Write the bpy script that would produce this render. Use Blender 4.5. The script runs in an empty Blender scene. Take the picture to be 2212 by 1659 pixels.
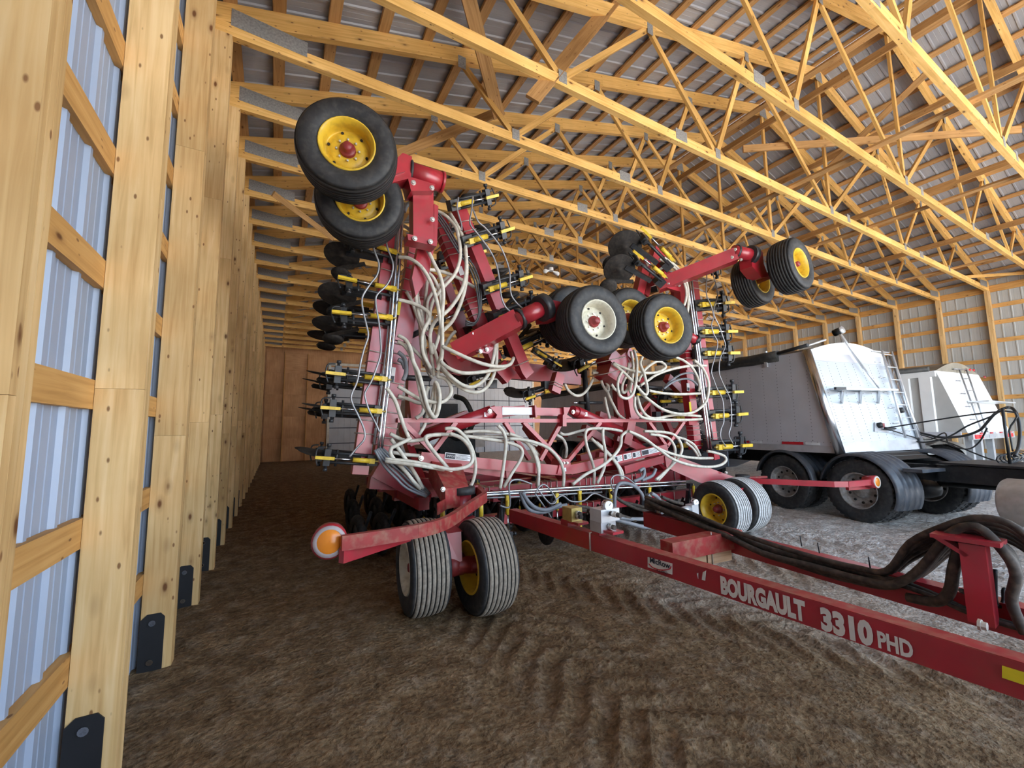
import bpy, bmesh, math, random
from mathutils import Vector, Matrix, noise
random.seed(7)
SC = bpy.context.scene
COL = SC.collection
V = Vector
# ------------------------------------------------------------------ camera model
F, CX, CY, H = 899.26, 1106.0, 829.5, 1.64
PIT, YAW, ROL = .1046, .5172, .0154
cs, sn = math.cos, math.sin
FWD = V((sn(YAW)*cs(PIT), cs(YAW)*cs(PIT), sn(PIT)))
R0 = V((cs(YAW), -sn(YAW), 0)); U0 = V((-sn(YAW)*sn(PIT), -cs(YAW)*sn(PIT), cs(PIT)))
RT = R0*cs(ROL) - U0*sn(ROL); UP = R0*sn(ROL) + U0*cs(ROL)
EYE = V((0, 0, H))
def ray(x, y): return FWD + RT*((x-CX)/F) + UP*((CY-y)/F)
def at(x, y, Y=None, X=None, Z=None, D=None):
    """world point seen at photo pixel (x, y) on the given world plane"""
    r = ray(x, y)
    t = (X/r.x) if X is not None else (Y/r.y) if Y is not None else ((Z-H)/r.z) if Z is not None else D
    return EYE + r*t
def on_plane(x, y, p, n):
    r = ray(x, y); return EYE + r*((p-EYE).dot(n)/r.dot(n))
cam = bpy.data.cameras.new('camera'); cam.sensor_width = 36; cam.lens = F/2212*36; cam.clip_start = .05; cam.clip_end = 300
co = bpy.data.objects.new('camera', cam); COL.objects.link(co)
m = Matrix((RT, UP, -FWD)).transposed().to_4x4(); m.translation = EYE; co.matrix_world = m
SC.camera = co
# ------------------------------------------------------------------ materials
def new_mat(name):
    mt = bpy.data.materials.new(name); mt.use_nodes = True
    nt = mt.node_tree; b = nt.nodes['Principled BSDF']
    return mt, nt, b
def N(nt, t, **kw):
    n = nt.nodes.new(t)
    for k, v in kw.items():
        if hasattr(n, k): setattr(n, k, v)
        else: n.inputs[k].default_value = v
    return n
def ramp(nt, src, stops):
    r = nt.nodes.new('ShaderNodeValToRGB'); e = r.color_ramp.elements
    while len(e) < len(stops): e.new(.5)
    for i, (p, c) in enumerate(stops):
        e[i].position = p; e[i].color = (*c, 1) if len(c) == 3 else c
    nt.links.new(src, r.inputs[0]); return r
def mixc(nt, fac, a, b, mode='MIX'):
    n = nt.nodes.new('ShaderNodeMix'); n.data_type = 'RGBA'; n.blend_type = mode
    for s, v in ((0, fac), (6, a), (7, b)):
        if hasattr(v, 'is_linked') or hasattr(v, 'links'): nt.links.new(v, n.inputs[s])
        else: n.inputs[s].default_value = v if s == 0 else (*v, 1)
    return n.outputs[2]
def simple(name, col, rough=.5, metal=0, var=.15, scale=6, dust=None, dustamt=.5, bump=0, spec=.5):
    mt, nt, b = new_mat(name)
    tc = N(nt, 'ShaderNodeTexCoord')
    no = N(nt, 'ShaderNodeTexNoise', Scale=scale, Detail=6)
    nt.links.new(tc.outputs['Object'], no.inputs['Vector'])
    lo = tuple(c*(1-var) for c in col); hi = tuple(min(1, c*(1+var)) for c in col)
    out = ramp(nt, no.outputs[0], [(.3, lo), (.7, hi)]).outputs[0]
    if dust:
        n2 = N(nt, 'ShaderNodeTexNoise', Scale=scale*2.3, Detail=8)
        nt.links.new(tc.outputs['Object'], n2.inputs['Vector'])
        f = ramp(nt, n2.outputs[0], [(.45, (0, 0, 0)), (.75, (dustamt,)*3)])
        out = mixc(nt, f.outputs[0], out, dust)
    nt.links.new(out, b.inputs['Base Color'])
    b.inputs['Roughness'].default_value = rough; b.inputs['Metallic'].default_value = metal
    b.inputs['Specular IOR Level'].default_value = spec
    if bump:
        bp = N(nt, 'ShaderNodeBump', Strength=bump, Distance=.01)
        nt.links.new(no.outputs[0], bp.inputs['Height']); nt.links.new(bp.outputs[0], b.inputs['Normal'])
    return mt
def wood_mat(name, pale, mid, dark, knots=True):
    """grain runs along U of the board's own UV map (metres)"""
    mt, nt, b = new_mat(name)
    uv = N(nt, 'ShaderNodeUVMap')
    oi = N(nt, 'ShaderNodeObjectInfo')
    mp = N(nt, 'ShaderNodeMapping'); mp.inputs['Scale'].default_value = (.7, 16, 1)
    nt.links.new(uv.outputs[0], mp.inputs[0])
    g = N(nt, 'ShaderNodeTexNoise', Scale=2.2, Detail=7, Distortion=.6)
    nt.links.new(mp.outputs[0], g.inputs['Vector'])
    out = ramp(nt, g.outputs[0], [(.25, dark), (.5, mid), (.75, pale)]).outputs[0]
    n2 = N(nt, 'ShaderNodeTexNoise', Scale=1.1, Detail=4)
    nt.links.new(uv.outputs[0], n2.inputs['Vector'])
    f2 = ramp(nt, n2.outputs[0], [(.35, (.84, .80, .74)), (.65, (1.1, 1.1, 1.12))])
    out = mixc(nt, 1.0, out, f2.outputs[0], 'MULTIPLY')
    f3 = ramp(nt, oi.outputs['Random'], [(0, (.86, .82, .78)), (1, (1.1, 1.1, 1.12))])
    out = mixc(nt, 1.0, out, f3.outputs[0], 'MULTIPLY')
    if knots:
        m2 = N(nt, 'ShaderNodeMapping'); m2.inputs['Scale'].default_value = (3.0, 7.0, 1)
        nt.links.new(uv.outputs[0], m2.inputs[0])
        vo = N(nt, 'ShaderNodeTexVoronoi', Scale=1.0); vo.inputs['Randomness'].default_value = 1
        nt.links.new(m2.outputs[0], vo.inputs['Vector'])
        kf = ramp(nt, vo.outputs['Distance'], [(.06, (1, 1, 1)), (.10, (.5,)*3), (.12, (.25,)*3), (.24, (0, 0, 0))])
        out = mixc(nt, kf.outputs[0], out, (.15, .06, .02))
        m3 = N(nt, 'ShaderNodeMapping'); m3.inputs['Scale'].default_value = (6.5, 15.0, 1); m3.inputs['Location'].default_value = (3.3, 1.7, 0)
        nt.links.new(uv.outputs[0], m3.inputs[0])
        v3 = N(nt, 'ShaderNodeTexVoronoi', Scale=1.0); nt.links.new(m3.outputs[0], v3.inputs['Vector'])
        k3 = ramp(nt, v3.outputs['Distance'], [(.07, (.9,)*3), (.12, (0, 0, 0))])
        out = mixc(nt, k3.outputs[0], out, (.20, .085, .03))
    nt.links.new(out, b.inputs['Base Color'])
    b.inputs['Roughness'].default_value = .62; b.inputs['Specular IOR Level'].default_value = .3
    return mt
def tin_mat(name, col, var=.12):
    return simple(name, col, .45, .0, var, .7, spec=.6)
M = {}
M['post'] = wood_mat('post_wood', (.78, .58, .31), (.70, .48, .22), (.55, .34, .135))
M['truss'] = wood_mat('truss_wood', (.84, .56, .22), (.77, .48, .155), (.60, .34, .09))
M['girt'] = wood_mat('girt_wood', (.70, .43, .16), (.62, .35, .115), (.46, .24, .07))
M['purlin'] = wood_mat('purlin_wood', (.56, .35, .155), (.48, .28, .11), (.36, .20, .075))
M['ply'] = wood_mat('plywood', (.68, .42, .22), (.60, .34, .165), (.48, .25, .115), False)
M['whitewood'] = wood_mat('block_wood', (.62, .45, .30), (.52, .36, .23), (.36, .23, .14), False)
M['clad'] = tin_mat('wall_cladding', (.31, .37, .48))
M['rclad'] = tin_mat('right_wall_cladding', (.42, .43, .42), .14)
M['roof'] = tin_mat('roof_sheet', (.33, .34, .37), .16)
M['gusset'] = simple('gusset_steel', (.36, .37, .37), .5, .5, .25, 40)
M['blacksteel'] = simple('black_bracket', (.012, .012, .014), .5)
M['red'] = simple('red_paint', (.40, .018, .032), .34, 0, .15, 5, (.26, .07, .05), .30)
_b = M['red'].node_tree.nodes['Principled BSDF']; _b.inputs['Coat Weight'].default_value = .3; _b.inputs['Coat Roughness'].default_value = .28; _b.inputs['Specular IOR Level'].default_value = .7
M['redtop'] = simple('dusty_red_paint', (.33, .03, .028), .5, 0, .2, 7, (.36, .19, .12), .7)
M['redhub'] = simple('hub_red', (.26, .03, .03), .45)
M['yellow'] = simple('yellow_rim', (.72, .47, .035), .4, 0, .12, 6, (.25, .15, .03), .5)
M['ram'] = simple('yellow_ram', (.80, .55, .045), .4, 0, .12, 14, (.4, .25, .03), .5)
M['cream'] = simple('cream_rim', (.66, .64, .52), .4, 0, .1, 9, (.3, .27, .18), .5)
M['rubber'] = simple('rubber', (.023, .024, .026), .62, 0, .35, 9, (.085, .078, .07), .5)
M['dustytread'] = simple('dusty_tread', (.31, .265, .21), .85, 0, .25, 22, (.10, .09, .075), .5)
M['paletread'] = simple('pale_dusty_tread', (.55, .55, .54), .85, 0, .2, 22, (.2, .19, .18), .5)
M['groove'] = simple('tread_groove', (.02, .018, .016), .9)
M['blackhose'] = simple('black_hose', (.05, .052, .055), .4)
M['black'] = simple('black_steel', (.026, .028, .032), .42, 0, .4, 18, (.06, .05, .04), .35)
M['soil'] = simple('soil_caked_disc', (.022, .019, .017), .75, 0, .5, 12, (.08, .06, .045), .5)
M['chrome'] = simple('bright_steel', (.62, .64, .67), .22, 1, .1, 9)
M['bolt'] = simple('zinc_bolt', (.62, .60, .55), .35, .6, .1, 30)
M['ubolt'] = simple('pale_bolt_rod', (.60, .52, .46), .4, .5, .1, 30)
M['hose'] = simple('air_seed_hose', (.66, .63, .54), .5, 0, .12, 7, (.34, .28, .2), .6)
M['greyhose'] = simple('grey_hose', (.20, .21, .23), .45, 0, .2, 9)
M['steelpipe'] = simple('steel_pipe', (.33, .33, .34), .38, .5, .25, 6)
M['dirtyhose'] = simple('dirty_hydraulic_hose', (.045, .035, .028), .75, 0, .4, 12, (.15, .115, .085), .7)
M['white'] = simple('decal_white', (.80, .80, .80), .5)
M['decalink'] = simple('decal_ink', (.02, .02, .03), .5)
M['yellowdecal'] = simple('yellow_decal', (.75, .60, .02), .5)
M['offwhite'] = simple('letter_white', (.72, .68, .62), .5, 0, .06, 30)
M['amber'] = simple('amber_lens', (.85, .27, .03), .25)
M['greylens'] = simple('lens_bezel', (.42, .36, .36), .4)
M['trside'] = simple('trailer_side', (.56, .56, .60), .38, .15, .06, 2)
M['trfront'] = simple('trailer_front', (.50, .54, .58), .3, .1, .05, 2)
M['trplate'] = simple('trailer_plate', (.50, .50, .52), .35, .3, .15, 3, (.38, .32, .27), .4)
M['rivet'] = simple('rivet', (.13, .13, .14), .4, .3)
M['tarp'] = simple('tarp_black', (.035, .035, .033), .6, 0, .3, 5, (.13, .12, .10), .4)
M['tarptan'] = simple('tarp_tan', (.24, .21, .16), .7, 0, .25, 3)
M['alu'] = simple('aluminium', (.68, .70, .72), .3, .6, .1, 6)
M['whitepaint'] = simple('white_paint', (.84, .85, .84), .35, 0, .04, 3)
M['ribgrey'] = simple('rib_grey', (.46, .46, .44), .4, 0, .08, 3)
M['redtape'] = simple('red_tape', (.50, .02, .03), .35)
M['whitetape'] = simple('white_tape', (.70, .72, .74), .35)
M['redlens'] = simple('red_lens', (.80, .03, .04), .25)
M['truckblack'] = simple('truck_frame_black', (.012, .012, .013), .5, 0, .4, 8, (.05, .045, .04), .35)
M['fender'] = simple('poly_fender', (.055, .062, .075), .42, 0, .25, 6, (.16, .15, .14), .35)
M['tank'] = simple('tank_aluminium', (.46, .43, .40), .45, .35, .15, 6, (.3, .25, .2), .5)
M['wheelsteel'] = simple('wheel_steel', (.30, .29, .28), .5, .2, .3, 9, (.13, .09, .06), .6)
M['hopper'] = simple('hopper_sheet', (.20, .23, .28), .42, .1, .1, 3)
M['gold'] = simple('gold_valve', (.50, .38, .12), .4, .4, .15, 20)
M['doorgrey'] = simple('door_panel', (.52, .55, .60), .5, 0, .06, 2)
M['doorline'] = simple('door_joint', (.05, .06, .08), .6)
M['trimwhite'] = simple('trim_white', (.66, .64, .56), .6)
M['hoodwhite'] = simple('hood_white', (.72, .72, .70), .35)
M['stone'] = simple('clod_soil', (.20, .155, .11), .95, 0, .3, 15)
# ------------------------------------------------------------------ mesh builder
class MB:
    def __init__(s): s.v, s.f, s.mi, s.sm, s.uv, s.mats = [], [], [], [], [], []
    def mat(s, m):
        if m not in s.mats: s.mats.append(m)
        return s.mats.index(m)
    def face(s, idx, m, smooth=False, uv=None):
        s.f.append(tuple(idx)); s.mi.append(s.mat(m)); s.sm.append(smooth)
        s.uv.append(uv if uv else [(0, 0)]*len(idx))
    def hull8(s, c, m, L=1, W=1, T=1):
        """c: 8 corners, first 4 start ring, last 4 end ring"""
        b = len(s.v); s.v += [V(p) for p in c]
        u0, v0 = random.random()*50, random.random()*50
        q = [(0, 1, 5, 4), (1, 2, 6, 5), (2, 3, 7, 6), (3, 0, 4, 7)]
        dims = [W, T, W, T]; off = 0
        for k, i in enumerate(q):
            s.face([b+j for j in i], m, False, [(u0, v0+off), (u0, v0+off+dims[k]), (u0+L, v0+off+dims[k]), (u0+L, v0+off)]); off += dims[k]+.37
        s.face([b+3, b+2, b+1, b], m, False, [(u0, v0), (u0+.05*T, v0), (u0+.05*T, v0+W), (u0, v0+W)])
        s.face([b+4, b+5, b+6, b+7], m, False, [(u0, v0), (u0+.05*T, v0), (u0+.05*T, v0+W), (u0, v0+W)])
        return s
    def beam(s, a, b, w, h, m, up=(0, 0, 1), w2=None, h2=None):
        """box from a to b; w across, h along 'up'"""
        a, b, up = V(a), V(b), V(up); d = (b-a); L = d.length; d.normalize()
        r = d.cross(up)
        if r.length < 1e-4: r = d.cross(V((1, 0, 0)))
        r.normalize(); u = r.cross(d).normalized()
        w2 = w if w2 is None else w2; h2 = h if h2 is None else h2
        c = [a-r*w/2-u*h/2, a+r*w/2-u*h/2, a+r*w/2+u*h/2, a-r*w/2+u*h/2,
             b-r*w2/2-u*h2/2, b+r*w2/2-u*h2/2, b+r*w2/2+u*h2/2, b-r*w2/2+u*h2/2]
        return s.hull8(c, m, L, w, h)
    def box(s, lo, hi, m):
        lo, hi = V(lo), V(hi)
        d = hi-lo; ax = max(range(3), key=lambda i: d[i]); c = (lo+hi)/2
        a, b = c.copy(), c.copy(); a[ax], b[ax] = lo[ax], hi[ax]
        up = V((0, 0, 1)) if ax != 2 else V((0, 1, 0))
        w, h = (d.y, d.z) if ax == 0 else (d.x, d.z) if ax == 1 else (d.x, d.y)
        return s.beam(a, b, w, h, m, up)
    def tube(s, pts, r, m, seg=8, cap=True):
        pts = [V(p) for p in pts]; n = len(pts); rs = r if isinstance(r, (list, tuple)) else [r]*n
        t0 = (pts[1]-pts[0]).normalized(); nrm = t0.orthogonal().normalized(); b0 = len(s.v)
        for i, p in enumerate(pts):
            t = (pts[min(i+1, n-1)]-pts[max(i-1, 0)]).normalized()
            nrm = (nrm - t*nrm.dot(t)).normalized(); bi = t.cross(nrm)
            for k in range(seg):
                a = 2*math.pi*k/seg; s.v.append(p+(nrm*cs(a)+bi*sn(a))*rs[i])
        for i in range(n-1):
            for k in range(seg):
                k2 = (k+1) % seg; o = b0+i*seg
                s.face([o+k, o+k2, o+seg+k2, o+seg+k], m, True)
        if cap:
            s.face([b0+k for k in range(seg)][::-1], m); s.face([b0+(n-1)*seg+k for k in range(seg)], m)
        return s
    def lathe(s, prof, o, ax, m, seg=28, smooth=True, mats=None, arc=None, ref=None):
        """prof: (radius, offset along ax)"""
        o, ax = V(o), V(ax).normalized(); x = (V(ref)-ax*V(ref).dot(ax)).normalized() if ref else ax.orthogonal().normalized(); y = ax.cross(x); b = len(s.v); n = len(prof)
        full = arc is None; a0, a1 = (0, 2*math.pi) if full else arc
        cnt = seg if full else seg+1
        for k in range(cnt):
            a = a0+(a1-a0)*k/seg
            for r, z in prof: s.v.append(o+ax*z+(x*cs(a)+y*sn(a))*r)
        for k in range(seg):
            k2 = (k+1) % cnt
            for i in range(n-1):
                s.face([b+k*n+i, b+k2*n+i, b+k2*n+i+1, b+k*n+i+1], mats[i] if mats else m, smooth)
        return s
    def disc(s, o, ax, r, m, seg=20, t=.01):
        return s.lathe([(.0005, -t/2), (r, -t/2), (r, t/2), (.0005, t/2)], o, ax, m, seg, False)
    def prism(s, poly, ext, m):
        """poly: 3-D points of a flat outline, ext: extrusion vector"""
        b = len(s.v); n = len(poly); ext = V(ext)
        u0 = random.random()*20
        s.v += [V(p) for p in poly] + [V(p)+ext for p in poly]
        s.face(range(b, b+n), m, False, [(u0+p[2], p[0]+p[1]) for p in poly]); s.face([b+n+i for i in range(n)][::-1], m, False, [(u0+p[2], p[0]+p[1]) for p in poly][::-1])
        for i in range(n):
            j = (i+1) % n; s.face([b+i, b+n+i, b+n+j, b+j], m)
        return s
    def build(s, name, parent=None, flip=True):
        me = bpy.data.meshes.new(name); me.from_pydata([tuple(p) for p in s.v], [], s.f)
        for mt in s.mats: me.materials.append(M[mt])
        me.polygons.foreach_set('material_index', s.mi); me.polygons.foreach_set('use_smooth', s.sm)
        ul = me.uv_layers.new(name='UVMap'); flat = [c for f in s.uv for p in f for c in p]
        ul.data.foreach_set('uv', flat)
        if flip:
            bm = bmesh.new(); bm.from_mesh(me); bmesh.ops.recalc_face_normals(bm, faces=bm.faces); bm.to_mesh(me); bm.free()
        me.update()
        o = bpy.data.objects.new(name, me); COL.objects.link(o)
        if parent: attach(o, parent)
        return o
ROOT = {}
def attach(o, parent):
    o.parent = parent
    r = ROOT.get(parent.name)
    if r is not None: o.matrix_parent_inverse = Matrix.Translation(-r)
def tag(o, label=None, cat=None, group=None, kind=None):
    if label: o['label'] = label
    if cat: o['category'] = cat
    if group: o['group'] = group
    if kind: o['kind'] = kind
    return o
def thing(name, label, cat, loc, group=None):
    o = bpy.data.objects.new(name, None); COL.objects.link(o); o.location = loc; o.empty_display_size = .2
    ROOT[o.name] = V(loc); return tag(o, label, cat, group)
def dup_part(o, parent, mtx=None):
    """copy of a part (and its sub-parts) hung under parent"""
    c = o.copy(); COL.objects.link(c); c.parent = parent
    r = ROOT.get(parent.name); c.matrix_parent_inverse = Matrix.Translation(-r) if r is not None else Matrix.Identity(4)
    if mtx is not None: c.matrix_basis = mtx
    for ch in list(o.children):
        d = ch.copy(); COL.objects.link(d); d.parent = c
    return c
def frame(o, x, y, z, s=1.0):
    mt = Matrix((V(x)*s, V(y)*s, V(z)*s)).transposed().to_4x4(); mt.translation = V(o); return mt
def smooth_path(p, n=5):
    """Catmull-Rom through points"""
    p = [V(q) for q in p]; out = []
    for i in range(len(p)-1):
        a, b, c, d = p[max(i-1, 0)], p[i], p[i+1], p[min(i+2, len(p)-1)]
        for k in range(n):
            t = k/n; out.append(.5*((2*b)+(c-a)*t+(2*a-5*b+4*c-d)*t*t+(3*b-a-3*c+d)*t**3))
    return out+[p[-1]]
_tx = {}
def text_mesh(mb, body, o, xd, yd, h, m, sx=1.0, bold=.0, lift=.003, shear=0):
    """flat lettering: o = lower-left corner, xd / yd unit vectors, h = cap height"""
    cu = bpy.data.curves.new('t', 'FONT'); cu.body = body; cu.offset = bold; cu.shear = shear; cu.resolution_u = 3
    ob = bpy.data.objects.new('t', cu); COL.objects.link(ob)
    bpy.context.view_layer.update()
    me = bpy.data.meshes.new_from_object(ob.evaluated_get(bpy.context.evaluated_depsgraph_get()))
    xd, yd = V(xd), V(yd); zd = xd.cross(yd); b = len(mb.v); k = h/max(v.co.y for v in me.vertices)
    for v in me.vertices: mb.v.append(V(o)+xd*(v.co.x*k*sx)+yd*(v.co.y*k)+zd*lift)
    for p in me.polygons: mb.face([b+i for i in p.vertices], m)
    w = max(v.co.x for v in me.vertices)*k*sx
    bpy.data.objects.remove(ob); bpy.data.meshes.remove(me); bpy.data.curves.remove(cu)
    return w
# ------------------------------------------------------------------ building shell
XL, XR, EAVE, S, Y0 = -.58, 21.02, 6.03, 1.22, 4.07
NP = list(range(-2, 18)); YB = 26.25; YF = -3.6; XC = 10.22
ORD = ['first', 'second', 'third', 'fourth', 'fifth', 'sixth', 'seventh', 'eighth', 'ninth', 'tenth', 'eleventh', 'twelfth', 'thirteenth',
       'fourteenth', 'fifteenth', 'sixteenth', 'seventeenth', 'eighteenth', 'nineteenth', 'twentieth', 'twenty-first', 'twenty-second', 'twenty-third']
def ztop(x):           # underside of the top chord
    return 7.0+.283*((x if x <= XC else 2*XC-x)-2.19)
CH = .235
def zroof(x): return ztop(x)+CH
# ground height: soft ruts, lug tracks, clods
TRK = [((2.1, .2), (1.2, 9), .55), ((4.2, .6), (2.6, 4.6), .5), ((7.2, .4), (6.2, 9), .6), ((5.6, .5), (4.6, 8), .5)]
def ground(x, y):
    if y > 10 or x > 12.5 or x < -.6 or y < .3: base = 0
    h = .022*noise.noise((x*.55, y*.55, 3)) + .016*noise.noise((x*1.7, y*1.5, 7)) + .009*noise.noise((x*5.5, y*5.0, 1)) + .008*noise.noise((x*13, y*12, 4))
    h += .010*abs(noise.noise((x*3.1, y*2.4, 9)))
    for (ax, ay), (bx, by), w in TRK:
        dx, dy = bx-ax, by-ay; L = math.hypot(dx, dy); u = ((x-ax)*dx+(y-ay)*dy)/L; v = ((x-ax)*dy-(y-ay)*dx)/L
        if abs(v) < w and -1 < u < L+1:
            e = max(0, 1-(abs(v)/w)**4)
            h += e*(-.012 +   .032*max(0, sn((u+abs(v)*.9)*2*math.pi/.23+noise.noise((x*2, y*2, 5))*2.2)))
    return h*(1 if y < 12 else .5)
def ground_mesh():
    xs, ys = [], []
    x = XL-.5
    while x < XR+.6: xs.append(x); x += .045 if x < 6.5 else .08 if x < 11 else .3
    y = YF-.2
    while y < YB+.7: ys.append(y); y += .045 if y < 5.2 else .09 if y < 8 else .45
    vs = [(x, y, ground(x, y)-.012) for y in ys for x in xs]; nx = len(xs)
    fs = [(j*nx+i, j*nx+i+1, (j+1)*nx+i+1, (j+1)*nx+i) for j in range(len(ys)-1) for i in range(nx-1)]
    me = bpy.data.meshes.new('floor'); me.from_pydata(vs, [], fs); me.polygons.foreach_set('use_smooth', [True]*len(fs))
    mt, nt, b = new_mat('dirt_floor')
    tc = N(nt, 'ShaderNodeTexCoord')
    n1 = N(nt, 'ShaderNodeTexNoise', Scale=.55, Detail=5); n2 = N(nt, 'ShaderNodeTexNoise', Scale=4.5, Detail=9, Roughness=.7); n3 = N(nt, 'ShaderNodeTexNoise', Scale=32, Detail=6); n4 = N(nt, 'ShaderNodeTexNoise', Scale=6.5, Detail=8, Roughness=.6, Distortion=.15)
    for n in (n1, n2, n3, n4): nt.links.new(tc.outputs['Object'], n.inputs['Vector'])
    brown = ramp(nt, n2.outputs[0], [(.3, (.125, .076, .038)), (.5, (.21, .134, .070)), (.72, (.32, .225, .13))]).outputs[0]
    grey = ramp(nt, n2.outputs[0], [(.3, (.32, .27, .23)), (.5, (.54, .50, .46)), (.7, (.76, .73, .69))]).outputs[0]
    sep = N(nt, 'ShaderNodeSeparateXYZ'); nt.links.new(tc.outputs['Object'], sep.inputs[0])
    # dry pale dust right, brown soil left; right side's brighter daylight partly painted in
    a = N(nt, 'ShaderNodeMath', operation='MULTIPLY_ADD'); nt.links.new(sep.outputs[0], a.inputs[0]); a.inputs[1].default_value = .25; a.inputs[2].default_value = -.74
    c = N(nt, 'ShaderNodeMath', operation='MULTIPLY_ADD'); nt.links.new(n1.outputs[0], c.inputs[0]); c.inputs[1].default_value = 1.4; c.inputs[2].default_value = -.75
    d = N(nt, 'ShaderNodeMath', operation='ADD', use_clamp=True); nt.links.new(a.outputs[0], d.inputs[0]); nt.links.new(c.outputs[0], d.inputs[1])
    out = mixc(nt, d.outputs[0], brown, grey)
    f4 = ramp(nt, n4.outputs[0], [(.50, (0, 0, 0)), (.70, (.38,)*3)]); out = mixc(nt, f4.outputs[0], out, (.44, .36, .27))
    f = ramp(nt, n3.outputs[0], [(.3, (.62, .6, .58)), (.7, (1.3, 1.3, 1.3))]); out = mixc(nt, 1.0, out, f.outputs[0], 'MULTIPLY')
    nt.links.new(out, b.inputs['Base Color']); b.inputs['Roughness'].default_value = .95; b.inputs['Specular IOR Level'].default_value = .15
    bp = N(nt, 'ShaderNodeBump', Strength=.9, Distance=.035); a2 = N(nt, 'ShaderNodeMath', operation='MULTIPLY_ADD'); nt.links.new(n4.outputs[0], a2.inputs[0]); a2.inputs[1].default_value = 1.6; ad = N(nt, 'ShaderNodeMath', operation='ADD')
    nt.links.new(n3.outputs[0], ad.inputs[0]); nt.links.new(n2.outputs[0], ad.inputs[1]); nt.links.new(ad.outputs[0], a2.inputs[2]); nt.links.new(a2.outputs[0], bp.inputs['Height']); nt.links.new(bp.outputs[0], b.inputs['Normal'])
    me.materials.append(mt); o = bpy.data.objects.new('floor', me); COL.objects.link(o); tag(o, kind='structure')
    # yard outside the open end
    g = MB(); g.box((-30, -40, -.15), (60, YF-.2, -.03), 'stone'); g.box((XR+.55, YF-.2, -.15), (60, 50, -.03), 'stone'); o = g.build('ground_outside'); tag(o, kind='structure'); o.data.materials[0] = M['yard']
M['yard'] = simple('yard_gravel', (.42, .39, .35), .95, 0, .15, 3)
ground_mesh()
def ribbed(name, a, along, upv, n_along, L, Hh, depth_dir, m, pitch=.254, rib=.019):
    """profiled steel sheet: ribs run along upv, repeat along 'along'"""
    mb = MB(); along, upv, dd = V(along), V(upv), V(depth_dir); xs = []
    k = 0
    while k*pitch < L:
        o = k*pitch
        for dx, dz in ((0, 0), (.012, rib), (.038, rib), (.05, 0), (.112, 0), (.116, rib*.14), (.122, 0), (.186, 0), (.190, rib*.14), (.196, 0)):
            if o+dx <= L: xs.append((o+dx, dz))
        k += 1
    xs.append((L, 0)); b = 0
    for x, z in xs: mb.v += [V(a)+along*x+dd*z, V(a)+along*x+dd*z+upv*Hh]
    for i in range(len(xs)-1): mb.face([2*i, 2*i+1, 2*i+3, 2*i+2], m)
    for i in range(len(xs)): pass
    return tag(mb.build(name, flip=False), kind='structure')
ribbed('wall_left', (XL-.225, YF, -.3), (0, 1, 0), (0, 0, 1), 0, YB-YF+.1, EAVE+1.0, (1, 0, 0), 'clad')
OY0, OY1, OZ = 14.45, 22.35, 4.45        # opening added in the right wall, mostly hidden by trailers, to light the back
ribbed('wall_right', (XR+.225, YF, -.3), (0, 1, 0), (0, 0, 1), 0, OY0-YF, EAVE+1.0, (-1, 0, 0), 'rclad')
ribbed('wall_right', (XR+.225, OY1, -.3), (0, 1, 0), (0, 0, 1), 0, YB-OY1+.1, EAVE+1.0, (-1, 0, 0), 'rclad')
ribbed('wall_right', (XR+.225, OY0, OZ), (0, 1, 0), (0, 0, 1), 0, OY1-OY0, EAVE+.7-OZ, (-1, 0, 0), 'rclad')
g = MB(); g.box((XR, OY0, OZ-.02), (XR+.2, OY1, OZ+.22), 'girt'); tag(g.build('trim_3'), kind='structure')  # header board over the added opening
for nm, sgn, x0 in (('ceiling_left', 1, XL-.6), ('ceiling_right', -1, XR+.6)):
    a = V((x0, YF-.6, zroof(x0)+.066)); pk = V((XC-sgn*.12, YF-.6, zroof(XC-.12)+.066))
    ribbed(nm, a, (0, 1, 0), (pk-a), 0, YB-YF+.7, 1.0, V((sgn*.2725, 0, -.962)), 'roof')
g = MB(); g.box((XC-.3, YF-.6, zroof(XC)+.12), (XC+.3, YB+.1, zroof(XC)+.15), 'roof'); tag(g.build('trim_1'), kind='structure')
# front end: wide door opening; unseen left wall return sized to dim the near posts
g = MB()
g.box((XL-.3, YF-.12, -.05), (1.2, YF, 6.4), 'rclad'); g.box((20.2, YF-.12, -.05), (XR+.3, YF, 6.4), 'rclad')
g.prism([(1.2, YF-.12, 5.9), (20.2, YF-.12, 5.9), (20.2, YF-.12, zroof(20.2)), (XC, YF-.12, zroof(XC)), (1.2, YF-.12, zroof(1.2))], (0, .12, 0), 'rclad')
tag(g.build('wall_front'), kind='structure')
# back wall with plywood lining, sectional door and a wood lined corner
dx0, dx1 = at(716, 770, Y=YB).x, at(1150, 850, Y=YB).x
zt = 5.35
g = MB()
g.prism([(XL-.6, YB+.1, -.8), (XR+.6, YB+.1, -.8), (XR+.6, YB+.1, zroof(XR)), (XC, YB+.1, zroof(XC)), (XL-.6, YB+.1, zroof(XL))], (0, .12, 0), 'ply')
tag(g.build('wall_back'), kind='structure')
g = MB(); nc = 7
g.box((dx0, YB+.04, 0), (dx1, YB+.09, zt), 'doorgrey')
for i in range(1, nc): 
    x = dx0+(dx1-dx0)*i/nc; g.box((x-.03, YB+.02, 0), (x+.03, YB+.04, zt), 'doorline')
for i in range(1, 6): g.box((dx0, YB+.02, zt*i/6-.025), (dx1, YB+.04, zt*i/6+.025), 'doorline')
for i in range(nc*6):
    x = dx0+(dx1-dx0)*(i+.5)/(nc*6); g.box((x-.012, YB+.03, 0), (x+.012, YB+.045, zt), 'doorgrey')
tag(g.build('door_1'), kind='structure')
g = MB()
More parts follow.
